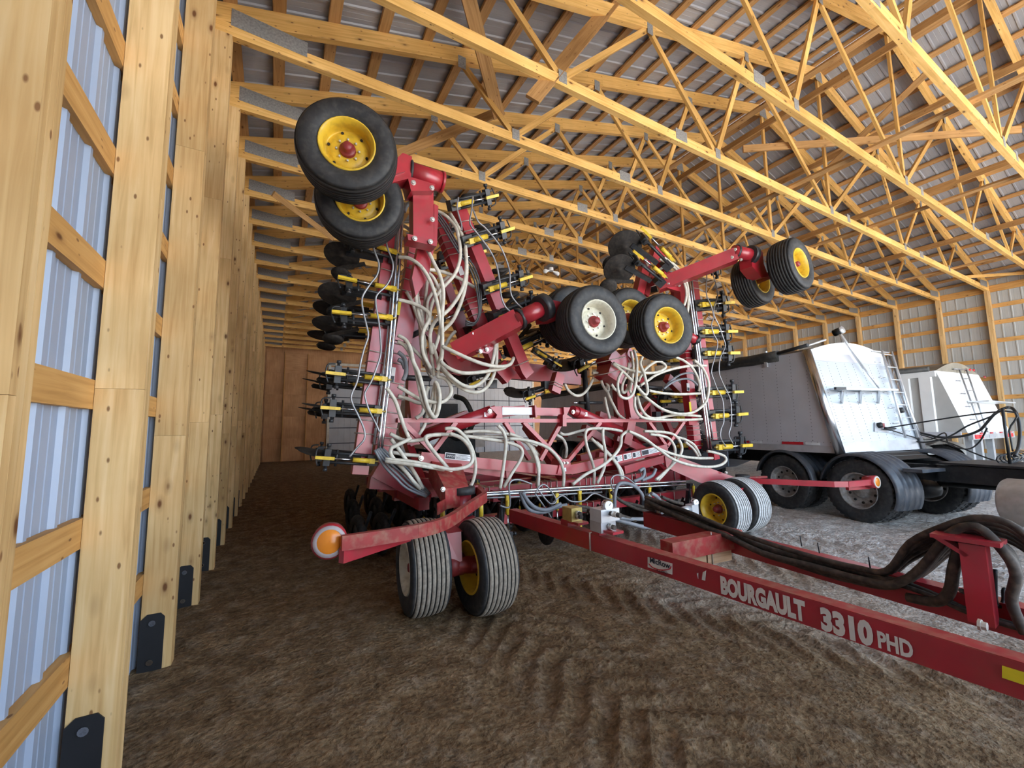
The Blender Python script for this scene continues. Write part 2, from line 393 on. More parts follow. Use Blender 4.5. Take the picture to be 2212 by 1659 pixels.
g.box((dx0-.14, YB, 0), (dx0, YB+.08, zt+.1), 'trimwhite'); g.box((dx1, YB, 0), (dx1+.14, YB+.08, zt+.1), 'trimwhite'); g.box((dx0-.14, YB, zt+.1), (dx1+.14, YB+.08, zt+.25), 'trimwhite')
tag(g.build('trim_2'), kind='structure')
px = [-.56] + [at(x, 850, Y=YB).x for x in (613, 663)] + [dx0-.16]
for i in range(3):
    g = MB()
    for k in range(5):
        g.box((px[i]+.02, YB+.055, k*1.22+.01), (px[i+1]-.02, YB+.07, min((k+1)*1.22, 6.0)), 'ply')
    tag(g.build('plywood_panel'), ['plywood lining panel in the back left corner beside the left wall posts', 'middle plywood lining panel on the back wall, a stud seam each side', 'plywood lining panel next to the white grid door on the back wall'][i], 'panel', 'plywood lining of the back wall')
for i, x in enumerate(px[1:3]):
    g = MB(); g.box((x-.02, YB-.03, 0), (x+.02, YB+.05, 6.0), 'girt')
    tag(g.build('batten'), ['thin wooden batten over the plywood seam nearer the left wall', 'thin wooden batten over the plywood seam nearer the grid door'][i], 'batten', 'battens on the plywood')
# ------------------------------------------------------------------ posts, girts
posts = []
for n, i in enumerate(NP):
    y = Y0+S*i
    t = thing('wall_post', f'laminated wooden left wall post with black foot bracket, {ORD[n]} from the camera' if n else 'cropped laminated wooden left wall post at the far left edge, nearest the camera', 'post', (XL-.09, y-.06, 0), 'posts along the left wall')
    g = MB()
    cut = 1.62+.12*(i % 3)
    for k in range(3):
        ya = y-.114+.038*k
        zz = [-.05, cut if k == 0 else 2.4+.5*k, 3.9+.2*(i % 2), EAVE+.02]
        for q in range(3): g.box((XL-.184, ya+.0008, zz[q]+.0015), (XL, ya+.0372, zz[q+1]), 'post')
    g.build('post_shaft', t)
    g = MB(); zb = .37
    g.prism([(XL-.186, y-.12, -.03), (XL-.05, y-.12, -.03), (XL-.05, y-.12, zb-.03), (XL-.075, y-.12, zb), (XL-.15, y-.12, zb), (XL-.186, y-.12, zb-.035)], (0, .007, 0), 'blacksteel')
    br = g.build('foot_bracket', t)
    for bx, bz in ((XL-.118, zb-.06), (XL-.118, .05)):
        q = MB(); q.disc((bx, y-.124, bz), (0, 1, 0), .013, 'chrome', 12, .012); q.disc((bx, y-.128, bz), (0, 1, 0), .02, 'chrome', 12, .004); q.build('bolt', br)
GZ = [.58, 1.18, 1.83, 2.43, 3.03, 3.63, 4.23, 4.83, 5.43]
for k, z in enumerate(GZ):
    g = MB(); yy = YF
    while yy < YB:
        g.box((XL-.224, yy+.001, z-.07), (XL-.186, min(yy+4.88, YB), z+.07), 'girt'); yy += 4.88
    tag(g.build('wall_girt'), f'horizontal wooden girt along the left wall, {ORD[k]} up from the ground', 'girt', 'girts of the left wall')
RGZ = [.6, 1.2, 1.8, 2.41, 3.06, 3.67, 4.33, 4.95, 5.52]
for k, z in enumerate(RGZ):
    g = MB(); yy = YF
    for ya, yb in ((YF, YF+4.88), (YF+4.88, YF+9.76), (YF+9.76, OY0), (OY0, OY1), (OY1, YB)):
        if ya >= OY0 and z < OZ+.1: continue
        g.box((XR+.186, ya+.001, z-.07), (XR+.224, yb, z+.07), 'girt')
    tag(g.build('wall_girt'), f'horizontal wooden girt along the right wall, {ORD[k]} up from the ground', 'girt', 'girts of the right wall')
for n, i in enumerate(range(0, 18)):
    y = Y0+S*i; g = MB()
    z0 = OZ+.2 if OY0+.05 < y-.05 < OY1-.05 else -.05
    for k in range(3): g.box((XR, y-.114+.038*k+.0008, z0), (XR+.184, y-.114+.038*k+.0372, EAVE+.02), 'post')
    tag(g.build('wall_post'), f'wooden post on the right wall behind the trailers, {ORD[n]} from the right edge', 'post', 'posts along the right wall')
# ------------------------------------------------------------------ trusses
BN = [3.09, 6.32, 10.22, 14.12, 17.35]; TN = [2.19, 4.81, 7.42, 13.02, 15.63, 18.25]
def make_truss(y, label):
    t = thing('roof_truss', label, 'truss', (XC, y-.05, EAVE), 'roof trusses')
    ya, yb = y-.10, y-.022; zb, zt_ = EAVE+.02, EAVE+.165
    yc = (ya+yb)/2; w = yb-ya
    g = MB()
    for a, b in ((XL-.18, 5.4), (5.4, 10.98), (10.98, 15.2), (15.2, XR+.18)): g.beam((a+.001, yc, (zb+zt_)/2), (b-.001, yc, (zb+zt_)/2), w, zt_-zb, 'truss')
    g.build('bottom_chord', t)
    for sgn in (1, -1):
        g = MB(); X = lambda x: x if sgn > 0 else 2*XC-x
        for a, b in ((XL-.45, 4.95), (4.95, XC)):
            g.hull8([(X(a), ya, ztop(a)), (X(a), yb, ztop(a)), (X(a), yb, zroof(a)), (X(a), ya, zroof(a)), (X(b), ya, ztop(b)), (X(b), yb, ztop(b)), (X(b), yb, zroof(b)), (X(b), ya, zroof(b))], 'truss', abs(b-a), .08, .235)
        g.build('top_chord', t)
    pairs = [(2.19, 3.09), (4.81, 3.09), (4.81, 6.32), (7.42, 6.32), (7.42, 10.17), (10.22, 10.22), (13.02, 10.27), (13.02, 14.12), (15.63, 14.12), (15.63, 17.35), (18.25, 17.35)]
    for a, b in pairs:
        g = MB(); g.beam((a, yc, ztop(a)+.03), (b, yc, zt_-.03), .044, .088, 'truss', (1, 0, 0) if a == b else (0, 0, 1)); g.build('web', t)
    for sgn in (1, -1):
        X = lambda x: x if sgn > 0 else 2*XC-x
        g = MB(); g.prism([(X(XL-.02), ya-.004, zt_-.02), (X(XL+.75), ya-.004, zt_-.06), (X(XL+.75), ya-.004, zt_+.13), (X(XL-.02), ya-.004, zt_+.19)], (0, .003, 0), 'gusset'); g.build('gusset_plate', t)
    for x in TN:
        g = MB(); z = ztop(x); g.box((x-.06, ya-.004, z-.10), (x+.06, ya-.001, z+.09), 'gusset'); g.build('gusset_plate', t)
    for x in BN+[5.4, 10.98, 15.2]:
        g = MB(); hw = .13 if x in (5.4, 15.2) else .065; g.box((x-hw, ya-.004, zb+.04), (x+hw, ya-.001, zt_+.07), 'gusset'); g.build('gusset_plate', t)
    g = MB(); g.prism([(XC-.15, ya-.004, ztop(XC)-.09), (XC+.15, ya-.004, ztop(XC)-.09), (XC+.12, ya-.004, ztop(XC)+.16), (XC-.12, ya-.004, ztop(XC)+.16)], (0, .003, 0), 'gusset'); g.build('gusset_plate', t)
    return t
T0 = make_truss(Y0+S*NP[0], '')
for n, i in enumerate(NP):
    if n == 0: t = T0
    else:
        t = T0.copy(); COL.objects.link(t); t.location.y = Y0+S*i-.05
        for ch in list(T0.children):
            c = ch.copy(); COL.objects.link(c); c.parent = t; c.matrix_parent_inverse = ch.matrix_parent_inverse
    t['label'] = f'wooden roof truss with steel plates, {ORD[n]} from the camera'
for sgn in (1, -1):
    xs = [-.62, -.14]+[.455+.605*k for k in range(16)]+[XC-.2]
    for k, x in enumerate(xs):
        X = x if sgn > 0 else 2*XC-x; g = MB(); yy = YF-.5
        u = V((sgn*.2725, 0, -.962)); z = zroof(x)+.02
        while yy < YB:
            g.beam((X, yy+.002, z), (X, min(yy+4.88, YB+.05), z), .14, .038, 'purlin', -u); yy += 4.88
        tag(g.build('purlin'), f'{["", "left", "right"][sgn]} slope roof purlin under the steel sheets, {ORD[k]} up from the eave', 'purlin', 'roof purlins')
# eave beams and longitudinal braces
for sgn, lab in ((1, 'left'), (-1, 'right')):
    x = XL-.2 if sgn > 0 else XR+.2
    g = MB(); g.box((x-.02, YF, EAVE-.02), (x+.02, YB, EAVE+.21), 'girt'); tag(g.build('eave_beam'), f'long wooden eave beam on top of the {lab} wall', 'beam')
zc = EAVE+.165
bl = [((8.55, -1, zc+.02), (8.55, 26, zc+.02), .14, .038, 'purlin', 'flat wooden runner laid along the bottom chords left of the ridge'),
      ((12.0, -1, zc+.02), (12.0, 26, zc+.02), .14, .038, 'purlin', 'flat wooden runner laid along the bottom chords right of the ridge'),
      ((17.6, -1, zc+.02), (17.6, 26, zc+.02), .14, .038, 'purlin', 'flat wooden runner along the bottom chords above the second trailer'),
      ((8.3, -1, 8.0), (8.3, 26, 8.0), .14, .038, 'purlin', 'wooden runner fixed along the web members left of the ridge'),
      ((9.5, -1, 8.45), (9.5, 26, 8.45), .038, .14, 'purlin', 'wooden runner high under the left side of the ridge'),
      ((11.6, -1, 8.1), (11.6, 26, 8.1), .038, .14, 'purlin', 'wooden runner high under the right side of the ridge'),
      ((13.6, -1, 7.2), (13.6, 26, 7.2), .038, .14, 'purlin', 'wooden runner along the webs halfway down the right slope'),
      ((16.6, -1, 6.75), (16.6, 26, 6.75), .038, .14, 'purlin', 'wooden runner along the webs low on the right slope')]
for a, b, w, h, mt, lab in bl:
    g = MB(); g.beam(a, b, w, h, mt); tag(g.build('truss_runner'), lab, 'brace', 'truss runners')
p = at(1078, 250, Y=5.95)
db = [(at(1003, -40, Y=4.2), at(1078, 252, Y=5.42), .19, 'wide diagonal brace board rising steeply above the left wing wheels'),
      (at(1086, 238, Y=5.56), at(858, 335, Y=6.2), .15, 'diagonal brace board running down left behind the top left wheel'),
      (at(1345, -20, Y=4.0), at(1150, 215, Y=4.02), .19, 'dark diagonal brace board between the first two visible bottom chords'),
      (at(590, 418, Y=8.0), at(720, 515, Y=9.1), .10, 'short diagonal brace board near the left wall heel plates'),
      (at(1605, 322, Z=7.25), at(2205, 280, Z=7.45), .14, 'long brown brace board slanting across the webs right of the ridge'),
      (at(2000, 160, Z=8.2), at(1740, 410, Z=7.3), .12, 'diagonal brace board crossing the right webs below the ridge'),
      (at(2060, 600, Z=6.22), at(2212, 590, Z=6.22), .09, 'loose pale board lying across the chords by the right wall')]
for a, b, w, lab in db:
    g = MB(); g.beam(a, b, .038, w, 'purlin' if 'loose' not in lab else 'truss', FWD.cross((b-a).normalized())); tag(g.build('diagonal_brace'), lab, 'brace', 'diagonal roof braces')
# small lamp holder under the trusses
lp = at(1190, 583, Z=6.0)
t = thing('ceiling_lamp', 'small white twin lamp fitting hanging below the trusses near the middle', 'lamp', lp)
g = MB(); g.tube([lp+V((0, 0, .06)), lp+V((0, 0, -.03))], .07, 'whitepaint', 12); g.build('lamp_base', t)
for d in (-1, 1):
    g = MB(); q = lp+V((d*.07, 0, -.03)); g.lathe([(.02, 0), (.03, .05), (.06, .12), (.06, .17), (.03, .2), (.001, .205)], q, V((d, -.1, -.35)), 'whitepaint', 12); g.build('lamp_head', t)
# ================================================================== folded air seeder drill
DR = thing('seed_drill', 'red air seeding drill with wings folded up, beige hoses and yellow wheels', 'seed drill', (3.9, 5.2, 0))
def tubebar(name, a, b, w, h, m='red', up=(0, 0, 1), **k):
    g = MB(); g.beam(a, b, w, h, m, up, **k); return g.build(name, DR)
def pb(name, pa, pb_, Y, w, d, m='red', Y2=None):
    """box bar between two photo points on the plane Y; w seen width, d depth along Y"""
    a = at(*pa, Y=Y); b = at(*pb_, Y=Y if Y2 is None else Y2)
    g = MB(); g.beam(a, b, d, w, m, V((0, 0, 1)).cross((b-a).normalized()) if False else (b-a).cross(V((0, 1, 0)))); return g.build(name, DR)
def bar(g, pa, pb_, Y, w, d, m='red', Y2=None):
    a = at(*pa, Y=Y); b = at(*pb_, Y=Y if Y2 is None else Y2); g.beam(a, b, d, w, m, (b-a).cross(V((0, 1, 0)))); return g
def poly(g, pts, Y, t, m='red'):
    """plate cut to a photo outline standing at plane Y, thickness t going back"""
    return g.prism([at(*p, Y=Y) for p in pts], (0, t, 0), m)
def bolts(par, pts, Y, r=.022, m='bolt'):
    for p in pts:
        q = at(*p, Y=Y); g = MB(); g.lathe([(.001, -.022), (r*.7, -.02), (r*.75, -.004), (r, -.004), (r, .006)], q, (0, 1, 0), m, 8, False); g.build('bolt', par)
def ubolts(a, b, w, d, fr, Y):
    """pairs of bent rods clamped round a frame tube"""
    a, b = at(*a, Y=Y), at(*b, Y=Y); dr = (b-a).normalized(); pr = dr.cross(V((0, 1, 0))).normalized()
    for f in fr:
        c = a.lerp(b, f); g = MB(); hw, hd = w/2+.008, d/2+.008
        g.tube([c+pr*hw+V((0, hd+.03, 0)), c+pr*hw+V((0, -hd, 0)), c-pr*hw+V((0, -hd, 0)), c-pr*hw+V((0, hd+.03, 0))], .0075, 'ubolt', 6); g.build('u_bolt', DR)
# --- wheels -------------------------------------------------------
def wheel(c, ax, ref, dia, w, rim, tread='rubber', hubm='redhub', label=None, hubout=1):
    R = dia/2; c, ax = V(c), V(ax).normalized(); hw = w/2; rr = R*.53
    prof = [(rr-.02, hw*.72), (rr, hw*.80), (rr*1.05, hw*.9), (R*.70, hw*1.02), (R*.80, hw*1.03), (R*.89, hw*.97), (R*.94, hw*.86)]
    ms = ['rubber']*6; n = 7; top = []
    tw = hw*.82
    for k in range(n):
        z1 = tw-(2*tw)*k/n; z0 = tw-(2*tw)*(k+1)/n; e = .009
        crown = lambda z: R*(1-.035*(z/tw)**2)
        top += [(crown(z1)-.02, z1-.002), (crown(z1), z1-e*.6), (crown(z0), z0+e*.6), (crown(z0)-.02, z0+.002)]; ms += ['groove' if k else tread, 'groove', tread, 'groove']
    prof += top; ms.append('rubber')
    prof += [(r, -z) for r, z in reversed(prof[:7])]; ms += ['rubber']*6
    g = MB(); d = MB()
    rp = [(rr*1.05, hw*.88), (rr*1.03, hw*.96), (rr*.985, hw*.95), (rr*.95, hw*.80), (rr*.90, hw*.74), (rr*.865, hw*.40), (rr*.85, hw*.05), (rr*.80, hw*.02), (rr*.66, hw*.14), (rr*.60, hw*.20), (rr*.30, hw*.20), (rr*.24, hw*.16), (.001, hw*.16)]
    d.lathe(rp, c, ax, rim, 32)
    d.lathe([(rr*.85, hw*.05), (rr*.87, -hw*.5), (rr*.95, -hw*.8), (rr*1.03, -hw*.96), (rr*1.05, -hw*.88)], c, ax, rim, 32)
    x = (V(ref)-ax*V(ref).dot(ax)).normalized(); y = ax.cross(x)
    for k in range(6):
        a = k*math.pi/3+.3; d.disc(c+ax*(hw*.12)+(x*cs(a)+y*sn(a))*rr*.72, ax, rr*.055, 'groove', 8, .012)
    for k in range(8):
        a = k*math.pi/4; d.lathe([(rr*.045, 0), (rr*.045, .02), (.001, .022)], c+ax*(hw*.2)+(x*cs(a)+y*sn(a))*rr*.42, ax, 'bolt', 6, False)
    wo = d.build('wheel', DR)
    if label: wo['label'] = label
    g.lathe(prof, c, ax, 'rubber', 44, True, ms); g.build('tire', wo)
    h = MB(); h.lathe([(rr*.31, hw*.1), (rr*.30, hw*.36), (rr*.27, hw*.40), (rr*.19, hw*.42), (rr*.185, hw*.70), (rr*.15, hw*.76), (.001, hw*.77)], c, ax, hubm, 16); h.build('hub', wo)
    return wo
def wpos(px, py, size, dia): return at(px, py, D=F*dia/size)
WD = .86
LT, LT2 = wpos(752, 330, 206, WD), wpos(779, 441, 182, WD)
axL = V((-.2, -.97, -.07)).normalized()
wheel(LT, axL, (0, 0, 1), WD, .32, 'yellow', label='yellow rimmed wheel highest of all, on the left wing tip')
wheel(LT2, axL, (0, 0, 1), WD, .32, 'yellow')
C1, C1b, C2, C2b = wpos(1278, 697, 157, WD), wpos(1232, 690, 140, WD), wpos(1427, 708, 143, WD), wpos(1352, 688, 129, WD)
axC = V((-.1, -.98, .02))
wheel(C1, axC, (0, 0, 1), WD, .33, 'cream', label='cream rimmed wheel on the left fold, in front of its twin')
wheel(C1b, axC, (0, 0, 1), WD, .33, 'yellow')
wheel(C2, V((-.12, -.98, .0)), (0, 0, 1), WD, .33, 'yellow', label='yellow rimmed wheel beside the cream one')
wheel(C2b, V((-.12, -.98, .0)), (0, 0, 1), WD, .33, 'yellow')
R1, R2 = wpos(1707, 576, 119, WD), wpos(1626, 610, 109, WD)
axR = V((.05, -1, .06))
wheel(R1, axR, (0, 0, 1), WD, .34, 'yellow', label='yellow rimmed wheel at the right wing tip')
wheel(R2, axR, (0, 0, 1), WD, .34, 'yellow')
# ground casters: left pair toes slightly, right pair
FD = .83
for px, py, ax, tr, rim, s in ((912, 1230, V((-1, .06, 0)), 'dustytread', 'cream', 197), (1045, 1217, V((-1, .0, 0)), 'dustytread', 'yellow', 196)):
    c = at(px, py, D=F*FD/s); c.z = FD/2-.012; wheel(c, ax, (0, 0, 1), FD, .34, rim, tr)
for c in ((5.78, 3.98), (6.36, 4.03)):
    wheel(V((c[0], c[1], FD/2-.012)), V((-.99, .10, 0)), (0, 0, 1), FD, .34, 'yellow', 'paletread')
# --- wing frames --------------------------------------------------
YW = 4.8
pb('frame_tube', (856, 440), (776, 1024), YW, .165, .12)
ubolts((852, 490), (776, 1024), .165, .12, [.14, .20, .38, .43, .535, .575, .80, .85], YW)
pb('frame_tube', (905, 500), (868, 740), YW+.06, .20, .14); pb('frame_tube', (866, 742), (822, 1000), YW+.06, .20, .14)
ubolts((905, 500), (822, 1000), .20, .14, [.06, .12, .19, .24, .29, .34, .52, .56, .60, .68, .74, .80, .86, .90, .93], YW+.06)
g = MB(); poly(g, [(829, 897), (862, 897), (858, 915), (833, 915)], YW-.05, .22); g.build('collar', DR)
g = MB(); bar(g, (863, 644), (858, 680), YW-.012, .055, .004, 'yellowdecal'); g.build('warning_decal', DR)
g = MB(); bar(g, (848, 793), (844, 826), YW-.014, .075, .004, 'white'); bar(g, (847, 812), (845, 826), YW-.017, .05, .003, 'decalink'); g.build('warning_decal', DR)
# left wing: fold linkage column behind the hoses
pb('frame_tube', (897, 530), (893, 760), 5.35, .26, .14); pb('frame_tube', (893, 760), (890, 960), 5.35, .16, .14)
pb('frame_tube', (893, 860), (898, 905), 4.95, .14, .12)
for a, b, Y, w in (((868, 770), (940, 640), 5.7, .12), ((905, 690), (985, 800), 5.6, .13), ((960, 600), (1000, 720), 5.5, .12), ((975, 655), (1010, 740), 5.3, .2), ((930, 590), (895, 660), 5.3, .2)):
    pb('fold_link', a, b, Y, w, .1)
g = MB(); poly(g, [(893, 590), (940, 600), (935, 640), (900, 640), (885, 620)], 5.1, .1); g.build('hinge_plate', DR)
# left outer wing (folded over): two leaning tubes
OA, OB = 4.55, 4.85
pb('frame_tube', (988, 445), (1132, 800), OA, .15, .12); ubolts((988, 445), (1132, 800), .15, .12, [.10, .155, .46, .51, .955], OA)
pb('frame_tube', (945, 470), (1068, 780), OB, .17, .14); ubolts((945, 470), (1068, 780), .17, .14, [.08, .13, .175, .22, .26, .56, .59, .63, .67], OB)
g = MB(); bar(g, (992, 576), (999, 594), OB-.085, .07, .004, 'white'); g.build('warning_decal', DR)
pb('frame_tube', (1075, 790), (1100, 818), OB, .2, .14); pb('frame_tube', (1125, 790), (1140, 812), OA+.02, .15, .12)
# --- left wing caster bracket (top)
g = MB(); poly(g, [(892, 400), (936, 402), (938, 518), (893, 510)], 4.1, .15); g.build('caster_post', DR)
g = MB(); poly(g, [(880, 505), (945, 520), (943, 532), (882, 518)], 4.05, .16); poly(g, [(938, 440), (947, 445), (944, 530), (938, 530)], 4.1, .2); g.build('mount_plate', DR); bolts(DR, [(896, 515), (930, 522), (934, 474)], 4.03, .028)
g = MB(); a, b = at(884, 372, Y=4.1), at(955, 394, Y=4.1); g.tube([a, b], .105, 'red', 18); g.tube([a-(b-a)*.03, a+(b-a)*.04], .125, 'rubber', 18); g.tube([b-(b-a)*.06, b+(b-a)*.02], .115, 'red', 18); g.build('pivot_barrel', DR); bolts(DR, [(893, 395), (933, 406)], 4.0, .028)
g = MB(); poly(g, [(880, 380), (940, 398), (938, 412), (888, 412)], 4.0, .22); g.build('pivot_bracket', DR)
g = MB(); poly(g, [(846, 352), (870, 330), (890, 338), (888, 384), (846, 395)], 4.0, .2); g.beam(at(862, 365, Y=4.05), (LT+LT2)/2+V((.1, 0, .05)), .16, .13, 'red'); g.tube([LT, LT2], .06, 'redhub', 12); g.build('caster_arm', DR)
g = MB(); poly(g, [(905, 528), (938, 535), (925, 600), (898, 640), (890, 600)], 4.4, .12); g.build('gusset', DR)
# --- cream wheel arm (left outer wing caster)
a, b = at(985, 762, Y=4.6), at(1120, 690, Y=4.15)
g = MB(); g.beam(a, b, .2, .22, 'red'); g.build('caster_arm', DR)
g = MB(); a2, b2 = at(1115, 692, Y=4.15), at(1182, 660, Y=3.98); g.tube([a2, b2], .10, 'red', 18); g.build('pivot_barrel', DR)
g = MB(); g.tube([at(1117, 691, Y=4.15), at(1124, 688, Y=4.15)], .13, 'black', 18); g.tube([at(1166, 668, Y=4.0), at(1180, 661, Y=4.0)], .16, 'black', 18); g.build('seal_ring', DR)
g = MB(); poly(g, [(1176, 655), (1190, 647), (1212, 652), (1208, 690), (1183, 692)], 3.98, .25); g.tube([C1, C1b], .06, 'redhub', 12); g.beam(at(1192, 670, Y=4.05), (C1+C1b)/2, .15, .12, 'red'); g.build('wheel_yoke', DR)
g = MB(); poly(g, [(1017, 718), (1050, 706), (1058, 718), (1035, 722), (1033, 740), (1068, 752), (1054, 764), (1030, 760)], 4.42, .05); g.build('mount_plate', DR); bolts(DR, [(1022, 721), (1037, 715), (1046, 712), (1038, 759), (1052, 755)], 4.40, .026)
# --- right wing -----------------------------------------------------
pb('frame_tube', (1494, 590), (1543, 992), YW, .15, .12); ubolts((1494, 590), (1543, 992), .15, .12, [.05, .09, .26, .29, .42, .47, .64, .86, .89], YW)
pb('frame_tube', (1466, 600), (1484, 800), YW+.1, .17, .14); pb('frame_tube', (1482, 800), (1502, 970), YW+.1, .18, .14); ubolts((1466, 600), (1502, 970), .18, .14, [.45, .48, .72, .85, .87, .89, .92, .95, .98], YW+.1)
g = MB(); poly(g, [(1487, 904), (1508, 904), (1506, 918), (1489, 918)], YW, .22); g.build('collar', DR)
g = MB(); bar(g, (1486, 828), (1487, 845), YW+.02, .07, .004, 'white'); bar(g, (1487, 837), (1487, 844), YW+.016, .05, .004, 'decalink'); g.build('warning_decal', DR)
g = MB(); bar(g, (1490, 868), (1492, 889), YW+.02, .05, .004, 'yellowdecal'); g.build('warning_decal', DR)
a, b = at(1420, 618, Y=4.6), at(1588, 552, Y=3.75)
g = MB(); g.beam(a, b, .2, .2, 'red'); g.build('caster_arm', DR)
g = MB(); a2, b2 = at(1583, 543, Y=3.75), at(1628, 553, Y=3.62); g.tube([a2, b2], .10, 'red', 18); g.build('pivot_barrel', DR)
g = MB(); g.tube([at(1618, 550, Y=3.64), at(1626, 552, Y=3.63)], .145, 'black', 18); g.tube([at(1588, 544, Y=3.74), at(1592, 545, Y=3.73)], .112, 'black', 18); g.build('seal_ring', DR); bolts(DR, [(1581, 556), (1600, 561), (1588, 539)], 3.64, .026)
g = MB(); poly(g, [(1622, 538), (1636, 533), (1648, 545), (1650, 570), (1660, 597), (1645, 600), (1625, 575)], 3.6, .2); g.tube([R1, R2], .06, 'redhub', 12); g.build('wheel_yoke', DR)
g = MB(); poly(g, [(1435, 580), (1448, 588), (1472, 616), (1470, 630), (1442, 622), (1436, 600)], 4.45, .06); g.build('mount_plate', DR); bolts(DR, [(1444, 613), (1459, 615), (1467, 617)], 4.42, .024)
for a, b, Y, w in (((1395, 560), (1375, 650), 4.8, .16), ((1404, 590), (1392, 640), 4.95, .1), ((1458, 620), (1476, 700), 5.0, .16), ((1405, 610), (1450, 600), 4.8, .14), ((1408, 545), (1432, 566), 4.7, .22)):
    pb('frame_tube', a, b, Y, w, .12)
g = MB(); bar(g, (1395, 560), (1400, 575), 4.7, .05, .01, 'ubolt'); g.build('u_bolt', DR)
g = MB(); g.tube([at(1487, 725, Y=4.5), at(1502, 735, Y=4.5)], .075, 'red', 14); g.tube([at(1500, 731, Y=4.5), at(1505, 737, Y=4.5)], .09, 'black', 14); g.build('pivot_barrel', DR)
# right fold: end blocks of folded tubes
for a, b, w in (((1306, 768), (1330, 792), .20), ((1328, 770), (1342, 800), .2), ((1302, 800), (1335, 822), .2), ((1352, 760), (1345, 775), .15)):
    pb('frame_tube', a, b, 4.7, w, .3)
ubolts((1310, 770), (1320, 815), .45, .3, [.2, .75], 4.7)
pb('frame_tube', (1207, 808), (1196, 848), 4.9, .15, .12); ubolts((1207, 808), (1196, 848), .15, .12, [.55, .68], 4.9)
for a, b, Y, w in (((1354, 830), (1366, 905), 5.3, .17), ((1362, 905), (1350, 960), 5.3, .17), ((1334, 842), (1338, 905), 5.9, .16), ((1340, 905), (1336, 1000), 5.9, .16), ((1410, 850), (1455, 950), 5.7, .1), ((1370, 905), (1400, 870), 5.4, .06), ((1405, 870), (1410, 960), 6.0, .14), ((1380, 820), (1400, 850), 5.6, .14), ((1440, 815), (1475, 850), 5.3, .14)):
    pb('frame_tube', a, b, Y, w, .12)
for a, b, Y, w in (((1130, 885), (985, 905), 6.4, .16), ((1000, 790), (1250, 815), 6.2, .30), ((1010, 900), (880, 950), 6.0, .2), ((1290, 900), (1440, 960), 5.9, .2), ((1260, 925), (1320, 960), 6.1, .14), ((1250, 990), (1460, 930), 6.3, .12), ((920, 770), (1010, 800), 5.8, .28)):
    pb('frame_tube', a, b, Y, w, .14)
# black cylinders
for a, b, Y, r in (((960, 690), (870, 735), 5.2, .035), ((860, 815), (930, 818), 4.9, .035), ((1262, 800), (1270, 900), 5.6, .05), ((1252, 870), (1300, 870), 5.6, .03), ((1390, 835), (1430, 838), 5.2, .03)):
    g = MB(); g.tube([at(*a, Y=Y), at(*b, Y=Y)], r, 'black', 10); g.tube([at(*a, Y=Y), at(*a, Y=Y).lerp(at(*b, Y=Y), -.3)], r*.5, 'chrome', 8); g.build('fold_cylinder', DR)
for p, Y in (((1042, 535), 5.3), ((1073, 715), 4.9), ((1062, 830), 5.1), ((1180, 832), 5.0), ((1300, 790), 5.0), ((1418, 896), 5.3), ((955, 555), 5.2)):
    c = at(*p, Y=Y); g = MB(); g.box(c-V((.06, .05, .055)), c+V((.06, .05, .055)), 'black'); g.build('tower_box', DR)
# --- transport lock truss across the middle -------------------------
YT = 4.72
pb('transport_bar', (858, 908), (1213, 909), YT, .05, .06); pb('transport_bar', (1217, 909), (1480, 908), YT, .05, .06)
g = MB(); bar(g, (1215, 895), (1215, 921), YT-.03, .05, .12); bar(g, (1211, 897), (1211, 921), YT-.04, .012, .12); g.build('bar_clamp', DR)
for a, b in (((872, 914), (934, 976)), ((984, 912), (935, 976)), ((1090, 912), (1143, 992)), ((1130, 912), (1212, 996)), ((1210, 915), (1166, 994)), ((1296, 912), (1224, 998)), ((1400, 911), (1440, 966)), ((1476, 911), (1438, 966))):
    pb('transport_brace', a, b, YT+.02, .052, .06)
g = MB(); bar(g, (906, 988), (1208, 1016), YT, .13, .12); g.build('transport_beam', DR)
g = MB(); bar(g, (1228, 1014), (1436, 968), YT, .13, .12); g.build('transport_beam', DR)
pb('transport_beam', (965, 1003), (1102, 1024), YT+.1, .11, .1); pb('transport_beam', (1095, 1015), (1097, 1040), YT+.06, .06, .06)
pb('transport_beam', (1345, 1015), (1440, 988), YT+.1, .12, .1)
g = MB(); poly(g, [(1212, 992), (1231, 992), (1236, 1024), (1204, 1024)], YT-.08, .2); g.build('centre_bracket', DR); bolts(DR, [(1218, 1000), (1225, 1000)], YT-.1, .02)
g = MB(); bar(g, (1216, 1015), (1223, 1014), YT-.09, .05, .004, 'white'); g.build('warning_decal', DR)
def decal(pa, pb_, Y, h, txt):
    a, b = at(*pa, Y=Y), at(*pb_, Y=Y); d = (b-a).normalized(); u = V((0, -1, 0)).cross(d).normalized(); L = (b-a).length
    if u.z < 0: u = -u
    g = MB(); g.beam(a, b, .004, h, 'white', u); n = V((0, -1, 0))
    g.beam(a+d*.01-u*0+n*.003, a+d*(L*.38)+n*.003, .004, h*.75, 'decalink', u)
    if txt: text_mesh(g, txt, a+d*.02-u*h*.17+n*.004, d, u, h*.34, 'white', .95)
    for k in range(4): g.beam(a+d*L*.42+u*h*(.3-.2*k)+n*.003, a+d*L*(.95-.1*(k % 2))+u*h*(.3-.2*k)+n*.003, .003, h*.06, 'decalink', u)
    o = g.build('warning_decal', DR); return o
decal((961, 984), (1018, 990), YT-.065, .075, 'IMPORTANT')
for pa, pb_ in (((1327, 993), (1344, 989)), ((1347, 988), (1364, 984)), ((1366, 984), (1383, 980)), ((1386, 979), (1424, 970))): decal(pa, pb_, YT-.065, .085, '')
